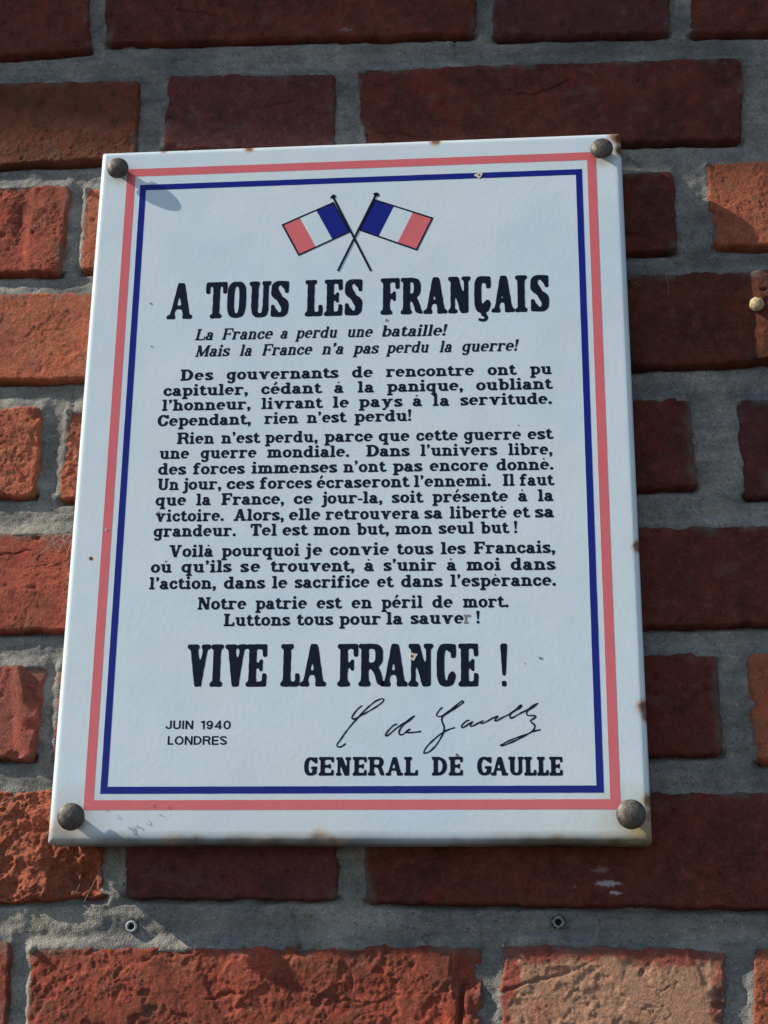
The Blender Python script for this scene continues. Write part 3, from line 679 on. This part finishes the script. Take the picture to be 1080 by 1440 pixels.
def glyph_field(ch, style, w=None):
    st = dict(STY[style]); k = st.pop('k', 1.0); blob = st.pop('blob', 0.0)
    P = Pen(k=k, blob=blob, **st)
    base = {'é': 'e', 'ė': 'e', 'ȧ': 'a', 'ù': 'u'}.get(ch, ch)
    X = .70
    if style in ('hd', 'gn', 'sn') or base.isupper():
        adv = upper(P, base, w or UPW.get(base, .9))
    else:
        adv = lower(P, base, X)
    if ch in 'ėȧù': P.dot(adv * .44, .93, .065)
    if ch == 'é': P.path([(adv * .40, .84), (adv * .58, 1.02)], [.045, .075])
    res = {'bd': .022, 'it': .022, 'hd': .0125, 'gn': .016, 'sn': .022}[style]
    gx = np.arange(-.14, adv + .14, res); gy = np.arange(-.42, 1.16, res)
    XX, YY = np.meshgrid(gx, gy)
    F = sdf(P.P, XX, YY)
    cl = {'bd': .045, 'it': .04, 'hd': .03, 'gn': .05, 'sn': .03}[style]
    F = blur(np.clip(F, -cl, cl), {'bd': 1, 'it': 1, 'hd': 2, 'gn': 2, 'sn': 1}[style]) - {'bd': .012, 'it': .014, 'hd': .003, 'gn': .002, 'sn': .004}[style]
    XN, YN = np.meshgrid(gx, gy); F = F + .003 * np.sin(XN * 31 + ord(ch)) * np.sin(YN * 23 + ord(ch) * 2)
    return gx, gy, F, adv

def contours(gx, gy, F):
    """marching squares; returns closed loops of the zero line"""
    N = F < 0; seg = {}; pt = {}
    H, W = F.shape
    def ev(i, j, d):
        key = (i, j, d)
        if key not in pt:
            a = F[i, j]
            if d == 0: b = F[i, j + 1]; t = a / (a - b); pt[key] = (gx[j] + t * (gx[j + 1] - gx[j]), gy[i])
            else: b = F[i + 1, j]; t = a / (a - b); pt[key] = (gx[j], gy[i] + t * (gy[i + 1] - gy[i]))
        return key
    c = N[:-1, :-1] * 1 + N[:-1, 1:] * 2 + N[1:, 1:] * 4 + N[1:, :-1] * 8
    T = {1: ((3, 0),), 2: ((0, 1),), 3: ((3, 1),), 4: ((1, 2),), 5: ((3, 0), (1, 2)), 6: ((0, 2),), 7: ((3, 2),), 8: ((2, 3),),
         9: ((2, 0),), 10: ((0, 1), (2, 3)), 11: ((2, 1),), 12: ((1, 3),), 13: ((1, 0),), 14: ((0, 3),)}
    for i, j in zip(*np.nonzero((c > 0) & (c < 15))):
        e = {0: (i, j, 0), 1: (i, j + 1, 1), 2: (i + 1, j, 0), 3: (i, j, 1)}
        for a, b in T[int(c[i, j])]:
            seg[ev(*e[a])] = ev(*e[b])
    loops = []
    while seg:
        s0 = next(iter(seg)); cur = s0; lp = []
        while cur in seg:
            lp.append(pt[cur]); cur = seg.pop(cur)
        if len(lp) > 3: loops.append(lp)
    return loops

def simplify(lp, tol):
    def rdp(a):
        if len(a) < 3: return a
        p, q = np.array(a[0]), np.array(a[-1]); d = q - p; L = np.hypot(*d) + 1e-12
        A = np.array(a); dist = np.abs(d[0] * (A[:, 1] - p[1]) - d[1] * (A[:, 0] - p[0])) / L
        i = int(dist.argmax())
        if dist[i] < tol: return [a[0], a[-1]]
        return rdp(a[:i + 1])[:-1] + rdp(a[i:])
    m = len(lp) // 2
    return rdp(lp[:m + 1])[:-1] + rdp(lp[m:] + [lp[0]])[:-1]

# ------------------------------------------------------------ the plaque
plaque = put('enamel_plaque', None, None, None, 'white enamelled plaque bolted to the bricks, with crossed flags and a French proclamation', 'plaque')
plaque.location = (0, FRONT, 0)
m, c, nb, g, _ = glaze('white enamel', (.625, .730, .795))
# rust bleeding from chipped spots of the edge, grime on the lower fold
RUST = [(71.5, 383, 3.2), (180.4, 383, 3.6), (20.8, 383.6, 2.6), (34, 383.6, 1.5), (150, 383.4, 1.2), (120, 383.6, 1.), (286.6, 135.8, 3.4), (287, 50.6, 4.6), (287.5, 46, 3),
        (286.2, 381, 6.2), (287, 372, 4.2), (287.5, -14, 9.5), (282, -19, 8), (268, -18, 3), (287.5, -4, 4.5), (287, 4, 4.), (-14, -15, 8), (-9, -17, 7), (-5.7, 133.9, 1.9),
        (122, -17, 6.0), (128, -16.5, 3), (60, -17.5, 4), (190, -17.5, 3.5), (240, -18, 4.5), (152.9, 269.5, 1.6), (191, 27, 1.3), (205, 359, 1.6), (168, 79, 1.2), (226, 74, .8)]
nzv = m.noise(260, 4, .65, g); sep = m.n('ShaderNodeSeparateXYZ'); m.link(g, sep.inputs[0])
wx = m.math('ADD', sep.outputs[0], m.math('MULTIPLY', m.math('SUBTRACT', nzv, .5), .004)); wz = m.math('ADD', sep.outputs[2], m.math('MULTIPLY', m.math('SUBTRACT', nzv, .5), -.003))
tot = None
for px, pz, r in RUST:
    dx = m.math('SUBTRACT', wx, px / 1000); dz = m.math('SUBTRACT', wz, pz / 1000)
    d2 = m.math('ADD', m.math('MULTIPLY', dx, dx), m.math('MULTIPLY', dz, dz)); r = r * (1.6 if px > 285 or pz > 382 or pz < -14 else 1)
    k = m.math('SUBTRACT', 1., m.math('DIVIDE', m.math('SQRT', d2), r / 1000), True)
    tot = k if tot is None else m.math('MAXIMUM', tot, k)
c = m.mix(m.ramp(tot, (.12, 0.), (.40, .6), (.70, .95)), c, (.40, .20, .05))
c = m.mix(m.ramp(tot, (.42, 0.), (.62, .9)), c, (.11, .045, .018))
# grime settles on the lower roll: brown on the turned-under edge, paler above it
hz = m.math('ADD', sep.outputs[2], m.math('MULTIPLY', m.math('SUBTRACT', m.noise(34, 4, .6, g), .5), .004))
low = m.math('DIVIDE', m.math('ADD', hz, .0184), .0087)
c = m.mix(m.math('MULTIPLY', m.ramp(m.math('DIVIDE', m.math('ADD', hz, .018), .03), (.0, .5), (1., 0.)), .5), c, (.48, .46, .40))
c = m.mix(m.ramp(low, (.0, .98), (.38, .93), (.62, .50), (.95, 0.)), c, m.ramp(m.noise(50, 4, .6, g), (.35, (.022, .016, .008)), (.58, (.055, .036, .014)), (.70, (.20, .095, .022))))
BOLTS = [(-4.8, 369.8, 6.3), (275.5, 370.0, 6.4), (-5.4, -3.7, 6.95), (277.0, -3.1, 7.3)]
for px, pz, r in BOLTS:                                     # yellow-brown bleed round the bolts
    dx = m.math('SUBTRACT', sep.outputs[0], px / 1000); dz = m.math('SUBTRACT', sep.outputs[2], (pz - 2) / 1000)
    d = m.math('SQRT', m.math('ADD', m.math('MULTIPLY', dx, dx), m.math('MULTIPLY', dz, dz)))
    k = m.math('MULTIPLY', m.math('SUBTRACT', 1., m.math('DIVIDE', d, (.021 if pz < 0 else .0095)), True), m.ramp(m.noise(120, 3, .6, g), (.35, .25), (.65, 1.)))
    c = m.mix(m.math('MULTIPLY', k, .95 if pz < 0 else .5, True), c, (.46, .36, .16))
dust = m.vor(75, vec=g); c = m.mix(m.math('MULTIPLY', m.ramp(dust, (.0, 1.), (.035, 0.)), .55), c, (.22, .19, .16))
c = m.mix(m.ramp(m.noise(9, 4, .6, g), (.46, 0.), (.66, .45)), c, (.50, .63, .78)); c = m.mix(m.ramp(m.noise(14, 5, .6, g), (.5, 0.), (.75, .25)), c, (.60, .60, .57))  # bluish patches paint soft sky reflections into the enamel colour; then grey mottling
rg = m.mix(m.math('MAXIMUM', m.ramp(tot, (.3, 0.), (.6, 1.)), m.ramp(low, (.3, 1.), (.9, 0.))), (.16, .16, .16), (.85, .85, .85)); rgs = m.n('ShaderNodeSeparateColor'); m.link(rg, rgs.inputs[0])
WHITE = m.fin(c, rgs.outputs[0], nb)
m.link(m.math('MULTIPLY', m.math('SUBTRACT', 1., rgs.outputs[0], True), .5), m.b.inputs['Specular IOR Level'])

def plain(name, col, rough=.2, spec=.5):
    m, c, nb, g, _ = glaze(name, col); 
    v = m.vor(160, vec=g); c = m.mix(m.math('MULTIPLY', m.ramp(v, (.0, 1.), (.05, 0.)), .35), c, (.55, .52, .5))
    return m.fin(c, rough, nb, spec=spec)
RED = plain('red enamel', (.66, .140, .155)); BLUE = plain('blue enamel', (.010, .016, .22), .2, .25); INK = plain('black enamel', (.007, .011, .026), .35, .12)
GREY = plain('worn black enamel', (.20, .20, .21), .5)

def pan():
    x0, x1, z0, z1 = -16.1, 286.9, -17.2, 383.6; Rc = 1.8; r = 3.4; depth = 14.5
    prof = [(1.5, depth), (0.4, depth - .1), (0, depth - 1)] + [(0, r + .6)] + [(r - r * math.cos(a), r - r * math.sin(a)) for a in np.linspace(0, math.pi / 2, 9)]
    prof += [(r + 1.2, 0)]
    v = []; n = 0; per = 10
    for ins, y in prof:
        ring = []
        for cx, cz, a0 in ((x1 - Rc, z1 - Rc, 0), (x0 + Rc, z1 - Rc, 90), (x0 + Rc, z0 + Rc, 180), (x1 - Rc, z0 + Rc, 270)):
            for k in range(per):
                a = math.radians(a0 + 90 * k / (per - 1)); rr = Rc - ins
                if rr < .3: rr = .3; 
                sx, sz = (1 if cx > 100 else -1), (1 if cz > 100 else -1); ex = max(0, ins - (Rc - .3))
                ring.append((cx - sx * ex + rr * math.cos(a), y, cz - sz * ex + rr * math.sin(a)))
        n = len(ring); v += ring
    v = [(x - (1.7 * (1 - (z - z0) / (z1 - z0)) + .2 if x < 100 else 0), y, z) for x, y, z in v]      # the plate is not quite square
    f = []
    for i in range(len(prof) - 1):
        for k in range(n):
            a, b = i * n + k, i * n + (k + 1) % n; f.append((a, a + n, b + n, b))
    f.append(tuple(reversed(range((len(prof) - 1) * n, len(prof) * n)))); f.append(tuple(range(n)))
    me = mesh('panel', [(a / 1000, b / 1000, c / 1000) for a, b, c in v], f, True)
    me.polygons[len(me.polygons) - 2].use_smooth = False; me.polygons[len(me.polygons) - 1].use_smooth = False
    return me
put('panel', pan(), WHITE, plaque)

LIFT = .00007
def sheet(loops_list, off=1):
    """list of islands (each a list of loops in mm) -> one thin raised print"""
    v = []; f = []
    for loops in loops_list:
        pl = [[Vector((x, z, 0)) for x, z in lp] for lp in loops]; flat = [p for lp in loops for p in lp]; b = len(v)
        v += [(x / 1000, -LIFT * off, z / 1000) for x, z in flat]
        v += [(x / 1000, .0001, z / 1000) for x, z in flat]; n = len(flat)
        for t in tessellate_polygon(pl):
            a, c, d = t; A, B, C_ = flat[a], flat[c], flat[d]
            s = (B[0] - A[0]) * (C_[1] - A[1]) - (B[1] - A[1]) * (C_[0] - A[0])
            if abs(s) > 1e-9: f.append((b + a, b + c, b + d) if s > 0 else (b + a, b + d, b + c))
        o = 0
        for lp in loops:
            k = len(lp)
            for i in range(k): j = (i + 1) % k; f.append((b + o + i, b + o + j, b + n + o + j, b + n + o + i))
            o += k
    return mesh('print', v, f)
def frame(x0, x1, z0, z1, w):
    return [[(x0, z0), (x1, z0), (x1, z1), (x0, z1)], [(x0 + w, z0 + w), (x0 + w, z1 - w), (x1 - w, z1 - w), (x1 - w, z0 + w)]]
def rough_frame(x0, x1, z0, z1, w):
    res = []
    for lp in frame(x0, x1, z0, z1, w):
        q = []
        for i in range(4):
            a, b = lp[i], lp[(i + 1) % 4]; n = 60
            for k in range(n):
                t = k / n; x = a[0] + (b[0] - a[0]) * t; z = a[1] + (b[1] - a[1]) * t
                j = .09 * float(perlin(np.array(x * .21 + w), np.array(z * .21 + x * .01))) if k else 0
                q.append((x + (j if abs(b[0] - a[0]) < 1 else 0), z + (j if abs(b[0] - a[0]) > 1 else 0)))
        res.append(q)
    return res
put('red_border', sheet([rough_frame(0, 272, -.2, 371, 5.0)]), RED, plaque)
put('blue_border', sheet([rough_frame(8.2, 264.0, 8.0, 360.3, 3.6)]), BLUE, plaque)

CAP = dict(bd=6.65, it=6.75, hd=22.4, gn=9.43, sn=4.5)
SNW = {'J': .62, 'U': .78, 'I': .185, 'N': .8, '1': .42, '9': .68, '4': .76, '0': .76, 'L': .6, 'O': .92, 'D': .8, 'R': .82, 'E': .7, 'S': .74}
cache = {}
def G(ch, st, w=None):
    k = (ch, st, w and round(w, 2))
    if k not in cache:
        gx, gy, F, adv = glyph_field(ch, st, w)
        lps = [simplify(lp, .0035 if st in ('bd', 'it', 'sn') else .002) for lp in contours(gx, gy, F)]
        cache[k] = ([lp for lp in lps if len(lp) > 2], adv)
    return cache[k]
def islands(loops):
    """group a letter's loops into outer outlines with their holes"""
    def area(l): return .5 * sum(l[i][0] * l[(i + 1) % len(l)][1] - l[(i + 1) % len(l)][0] * l[i][1] for i in range(len(l)))
    def inside(p, l):
        r = False
        for i in range(len(l)):
            (x0, y0), (x1, y1) = l[i], l[(i + 1) % len(l)]
            if (y0 > p[1]) != (y1 > p[1]) and p[0] < (x1 - x0) * (p[1] - y0) / (y1 - y0) + x0: r = not r
        return r
    info = [(l, abs(area(l)), sum(inside(l[0], m_) for m_ in loops if m_ is not l) % 2) for l in loops]
    outs = [[l] for l, a, h in info if not h]
    for l, a, h in info:
        if h:
            for o in outs:
                if inside(l[0], o[0]): o.append(l); break
    return outs
def word_shapes(line, which=None):
    st, (za, zb), words = line; s2 = 'hd' if st == 'hd2' else st; cp = CAP[s2]; res = []
    xa, xb = words[0][1], words[-1][2]
    rr = random.Random(str(words))
    for t, x0, x1 in words:
        sk = .2 if st == 'it' else 0
        t = t.replace('u\u0307', 'ù').replace('a\u0307', 'ȧ')
        if s2 in ('hd', 'gn'): gl = [G(t, s2, (x1 - x0) / cp)]; f = 1; gap = 0
        else:
            gl = [G(ch, s2, SNW[ch] if s2 == 'sn' else None) for ch in t]
            tw = sum(q[1] for q in gl) * cp; n1 = len(t) - 1; Wd = (x1 - x0) - sk * cp * .8
            f = min(1.12, max(.78, (Wd - (.12 if s2 == 'sn' else .075) * cp * n1) / tw)); gap = (Wd - tw * f) / max(1, n1)
        x = x0
        for lps, adv in gl:
            z = za + (zb - za) * (x - xa) / max(1, xb - xa) + rr.uniform(-.05, .05)
            sh = [[((x + (px * f + sk * py) * cp), z + py * cp) for px, py in lp] for lp in lps]
            res += islands(sh); x += adv * cp * f + gap
    return res
NM = {'hd': 'heading', 'hd2': 'slogan', 'it': 'italic_line', 'bd': 'text_line', 'gn': 'name_line', 'sn': 'date_line'}
for li, ln in enumerate(LINES):
    if ln[2][0][0] == 'Luttons':
        worn = [w for w in ln[2] if w[0] == 'r']; k = len(ln[2]); zz = ln[1][1]
        put('worn_letter', sheet(word_shapes(('bd', (zz, zz), worn))), GREY, plaque)
        ln = (ln[0], ln[1], [w for w in ln[2] if w[0] != 'r'])
    put(NM[ln[0]], sheet(word_shapes(ln)), INK, plaque)

# crossed flags
def lerp(a, b, t): return (a[0] + (b[0] - a[0]) * t, a[1] + (b[1] - a[1]) * t)
def inset(q, d):
    cx = sum(p[0] for p in q) / 4; cz = sum(p[1] for p in q) / 4; res = []
    for i in range(4):
        p, a, b = q[i], q[i - 1], q[(i + 1) % 4]
        ua = np.array([a[0] - p[0], a[1] - p[1]]); ub = np.array([b[0] - p[0], b[1] - p[1]])
        ua /= np.hypot(*ua); ub /= np.hypot(*ub); s = abs(ua[0] * ub[1] - ua[1] * ub[0]); k = (ua + ub) * d / s; res.append((p[0] + k[0], p[1] + k[1]))
    return res
def flag(q, order):
    """q: corners top-hoist, top-fly, bottom-fly, bottom-hoist"""
    root = put('flag', sheet([[q, inset(q, 1.0)[::-1]]], 1.6), INK, plaque)
    i = inset(q, .8)
    for k, mt in enumerate((BLUE, WHITE, RED)):
        a, b = k / 3, (k + 1) / 3
        s = [lerp(i[0], i[1], a), lerp(i[0], i[1], b), lerp(i[3], i[2], b), lerp(i[3], i[2], a)]
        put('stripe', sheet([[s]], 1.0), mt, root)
    return root
LQ = [(122.0, 344.8), (92.2, 331.3), (102.6, 310.9), (132.2, 325.0)]; RQ = [(145.6, 345.7), (179.4, 332.4), (170.1, 311.8), (136.6, 326.0)]
fl = flag(LQ, 0); fr = flag(RQ, 1)
def pole(a, b, w, root, off):
    dx, dz = b[0] - a[0], b[1] - a[1]; Ln = math.hypot(dx, dz); ux, uz = dx / Ln, dz / Ln; px, pz = -uz * w / 2, ux * w / 2
    P = lambda s, t: (a[0] + ux * s + px * t, a[1] + uz * s + pz * t)
    body = [P(0, -1), P(Ln, -1), P(Ln, 1), P(0, 1)]
    tip = [P(.6, -1.4), P(-.6, -2.6), P(-.2, -3.4), P(-1.5, -1.2), P(-1.9, 1.2), P(-.4, 3.2), P(.3, 2.4), P(.6, 1.4)]
    put('flagpole', sheet([[body], [tip]], off), INK, root)
pole((121.8, 347.6), (144.1, 300.1), 1.25, fl, 2.2); pole((146.3, 348.2), (125.3, 300.7), 1.25, fr, 2.8)

# the hand-written signature: one pen line swept along smooth curves
def catmull(p, n=6):
    res = []
    for i in range(len(p) - 1):
        a, b, c_, d = p[max(0, i - 1)], p[i], p[i + 1], p[min(len(p) - 1, i + 2)]
        for k in range(n):
            t = k / n
            res.append(tuple(.5 * (2 * b[j] + (c_[j] - a[j]) * t + (2 * a[j] - 5 * b[j] + 4 * c_[j] - d[j]) * t * t + (3 * b[j] - a[j] - 3 * c_[j] + d[j]) * t ** 3) for j in (0, 1)))
    return res + [p[-1]]
gx = np.arange(127, 236, .16); gz = np.arange(26, 59, .16); XX, ZZ = np.meshgrid(gx, gz); F = np.full(XX.shape, 9.)
for st in SIG:
    p = catmull(st, 5)
    for a, b in zip(p[:-1], p[1:]):
        j0, j1 = int((min(a[0], b[0]) - 128) / .16), int((max(a[0], b[0]) - 126) / .16) + 1
        i0, i1 = int((min(a[1], b[1]) - 27) / .16), int((max(a[1], b[1]) - 25) / .16) + 1
        sl = (slice(max(0, i0), i1), slice(max(0, j0), j1)); X_, Z_ = XX[sl], ZZ[sl]
        dx, dz = b[0] - a[0], b[1] - a[1]; L2 = dx * dx + dz * dz + 1e-9; t = np.clip(((X_ - a[0]) * dx + (Z_ - a[1]) * dz) / L2, 0, 1)
        wdt = .40 + .05 * math.sin(a[0] * 1.1) + .04 * math.sin(a[1] * 2.1)
        F[sl] = np.minimum(F[sl], np.hypot(X_ - a[0] - t * dx, Z_ - a[1] - t * dz) - wdt)
sg = [simplify(lp, .03) for lp in contours(gx, gz, F)]
put('signature', sheet(islands([l for l in sg if len(l) > 2])), INK, plaque)

# chips in the enamel: pale ground coat with a rusty heart
GROUND = NT('enamel ground coat').fin((.62, .57, .50), .8); RUSTM = NT('rust'); RUSTM = RUSTM.fin(RUSTM.ramp(RUSTM.noise(900), (.3, (.05, .025, .015)), (.7, (.22, .10, .035))), .9)
def blotch(x, z, r, seed, ir=.5, dx=.2, mat=GROUND, off=3.4):
    rr = random.Random(seed); ph = [rr.uniform(0, 6.28) for _ in range(4)]
    def ring(q, s): return [(x + dx * (s != 1) + q * math.cos(a) * (1 + .25 * math.sin(2 * a + ph[0]) + .18 * math.sin(5 * a + ph[1])),
                             z + q * math.sin(a) * (1 + .25 * math.sin(3 * a + ph[2]) + .15 * math.sin(4 * a + ph[3]))) for a in np.linspace(0, 2 * math.pi, 18, endpoint=False)]
    o = put('chip', sheet([[ring(r, 1)]], off), mat, plaque)
    if ir: put('rust_spot', sheet([[ring(r * ir, 2)]], off + .8), RUSTM, o)
blotch(205.2, 358.8, 1.9, 1, .32, .3); blotch(168.6, 78.3, 1.9, 2, .40, -.5); blotch(152.9, 269.5, .8, 3, .55); blotch(2.2, 149.8, .75, 4, .5)
blotch(-5.7, 133.9, .7, 5, 0, mat=RUSTM); blotch(191, 27, .5, 6, 0, mat=RUSTM); blotch(177.5, 199.5, .5, 7, 0, mat=GREY); blotch(234, 76.8, .6, 8, 0, mat=GREY)
blotch(20.7, 257.4, .45, 9, 0, mat=GREY); blotch(18.8, 283.9, .55, 10, 0, mat=GREY); blotch(93, 184, .45, 11, 0, mat=GREY); blotch(225, 205, .3, 12, 0, mat=GREY)
blotch(30, 159, .7, 14, 0, mat=GREY)

# domed bolt heads, each standing a few millimetres off the glaze on its shank
bm = NT('weathered bronze'); n_ = bm.noise(260, 5, .65); n2_ = bm.noise(900, 3, .6)
bc = bm.ramp(n_, (.30, (.050, .045, .042)), (.52, (.095, .086, .080)), (.74, (.20, .18, .155)))
bc = bm.mix(bm.ramp(n2_, (.62, 0.), (.74, .7)), bc, (.33, .29, .24))
BOLTM = bm.fin(bc, .58, bm.bump(n_, .0007, .8), metal=.45)
for k, (px, pz, r) in enumerate(BOLTS):
    hgt = r * .62; st = 4.2
    prof = [(r * .45, -st + 0.4), (r * .93, -st + .5), (r, -st), (r * 1.0, -st - .35)] + [(r * math.cos(a), -st - .35 - hgt * math.sin(a)) for a in np.linspace(.08, math.pi / 2 * .985, 14)]
    me = lathe('bolt_head', [(a / 1000, b / 1000) for a, b in prof], 44, .004, k)
    o = put('bolt_head', me, BOLTM, plaque); o.location = (px / 1000, 0, pz / 1000); o.rotation_euler = ((.10, -.05, .08, .02)[k], 0, (.05, -.06, .12, -.08)[k])
    o2 = put('shank', lathe('shank', [(.0030, .012), (.0030, -.0041)], 20), BOLTM, o)

# ------------------------------------------------------------ small things on the wall
def plug(x, z, r, star, mat, hole, label):
    t = put('wall_plug', None, None, None, label, 'wall plug'); t.location = (x / 1000, .0022, z / 1000)
    rr = random.Random(star); n = 48; v = []; f = []
    for i, (q, y) in enumerate(((r, .004), (r, -.0004), (r * .92, -.0012), (r * .62, -.0012), (r * .56, -.0004), (r * .56, .004))):
        for k in range(n):
            a = 2 * math.pi * k / n; s = 1 + (star * .16 * max(0, math.cos(4 * a + .6)) ** 3 + star * .05 * math.sin(7 * a) if i < 3 else star * .06 * math.sin(3 * a)); v.append((q * s * math.cos(a), y, q * s * math.sin(a)))
    for i in range(5):
        for k in range(n): a, b = i * n + k, i * n + (k + 1) % n; f.append((a, b, b + n, a + n))
    put('sleeve', mesh('sleeve', v, f, True), mat, t)
    put('hole', lathe('hole', [(r * .555, .0005), (r * .555, .0040), (r * .3, .0042)], 24), hole, t)
HOLE = NT('dark hollow').fin((.006, .006, .007), .95)
plug(23.5, -56.5, .0030, 0, NT('pale blue plastic').fin((.30, .36, .38), .5), HOLE, 'round pale blue plastic wall plug in the mortar below the left part of the plaque')
plug(240.3, -53.4, .0029, 1, NT('green grey plastic').fin((.17, .22, .19), .6), HOLE, 'ragged grey green wall plug in the mortar below the right part of the plaque')

def lump(name, x, z, y, rx, ry, rz, mat, label, cat, seed=1, amp=.18):
    v = []; f = []; nu, nv = 28, 18
    for i in range(nv + 1):
        t = math.pi * i / nv
        for k in range(nu):
            a = 2 * math.pi * k / nu; dx, dy, dz = math.sin(t) * math.cos(a), math.sin(t) * math.sin(a), math.cos(t)
            s = 1 + amp * float(perlin(np.array(dx * 2.3 + 5 + seed), np.array(dz * 2.3 + dy * 1.7), seed))
            v.append((rx * s * dx / 1000, ry * s * dy / 1000, rz * s * dz / 1000))
    for i in range(nv):
        for k in range(nu): a, b = i * nu + k, i * nu + (k + 1) % nu; f.append((a, a + nu, b + nu, b))
    o = put(name, mesh(name, v, f, True), mat, None, label, cat); o.location = (x / 1000, y / 1000, z / 1000); return o
ochre = NT('dried clay'); on = ochre.noise(500, 4, .6)
OCH = ochre.fin(ochre.ramp(on, (.3, (.24, .17, .08)), (.6, (.50, .40, .24))), .85, ochre.bump(on, .0008, .7))
o = lump('clay_lump', 358.6, 279.3, -3.8, 4.0, 3.8, 3.9, OCH, 'small round ochre lump of dried clay stuck to the brick right of the plaque', 'clay lump', 2, .12)
# cobwebs: fine threads in the joints
WEB = NT('cobweb silk').fin((.32, .32, .31), .7)
def threads(name, segs, label, r=.00011):
    v = []; f = []
    for pts in segs:
        pts = [Vector((x / 1000, y / 1000, z / 1000)) for x, y, z in pts]; b = len(v)
        for i, p in enumerate(pts):
            d = (pts[min(i + 1, len(pts) - 1)] - pts[max(0, i - 1)]).normalized(); s = d.cross(Vector((0, 1, 0))).normalized() * r; u = d.cross(s).normalized() * r
            v += [tuple(p + s), tuple(p + u), tuple(p - s), tuple(p - u)]
        for i in range(len(pts) - 1):
            for k in range(4): f.append((b + 4 * i + k, b + 4 * i + (k + 1) % 4, b + 4 * i + 4 + (k + 1) % 4, b + 4 * i + 4 + k))
    return put(name, mesh(name, v, f), WEB, None, label, 'cobweb')
rr = random.Random(4)
def strand(x0, z0, x1, z1, y=-1.5, n=9, w=.8):
    return [(x0 + (x1 - x0) * t + rr.uniform(-w, w) * .12, y - 1.2 * math.sin(math.pi * t), z0 + (z1 - z0) * t - w * 1.2 * math.sin(math.pi * t) + rr.uniform(-w, w) * .08) for t in [i / n for i in range(n + 1)]]

threads('cobweb', [strand(-43, 139, -25, 153, -1.6), strand(-30, 141, -22, 155), strand(-38, 151, -26, 146), strand(-27, 154, -24, 143), strand(-33, 152, -29, 143), strand(-24, 140, -21, 152), strand(-36, 145, -30, 154, -1), strand(-28, 150, -21, 148)],
        'tangled cobweb in the joint beside the middle of the left edge of the plaque', .00009)
threads('cobweb', [strand(-65, -5, -35, 14, -2), strand(-62, 8, -46, 14, -2), strand(-40, 12, -50, -6, -2)], 'thin cobweb threads over the crumbling brick at the lower left', .00007)
threads('cobweb', [strand(-1, -45, 9, -24, -2, w=.2), strand(-7, -41, -4, -36, -1)], 'short cobweb threads in the joint under the lower left corner of the plaque', .00008)
threads('cobweb', [strand(287, 300, 296, 294, -1), strand(310, 302, 311, 288, -1, w=1.6)], 'two fine cobweb hairs on the brick right of the top of the plaque', .00007)
# fine wisps caught on the lower margin of the plaque
wl = []
for x, z in ((27, -10), (29, -8.5), (25, -9.5), (28, -12), (12, 0), (18, -4), (36, 3), (41, -3), (44, 2), (33, -7)):
    for _ in range(3 if x in (27, 29, 25) else 1):
        a = rr.uniform(0, 6.28); l = rr.uniform(.8, 2.2); wl.append([(x, -18.15, z), (x + l * .5 * math.cos(a), -18.5, z + l * .5 * math.sin(a)), (x + l * math.cos(a + .5), -18.2, z + l * math.sin(a + .5))])
threads('cobweb', wl, 'white wisps of cobweb on the lower margin of the plaque beside the lower left bolt', .00011)
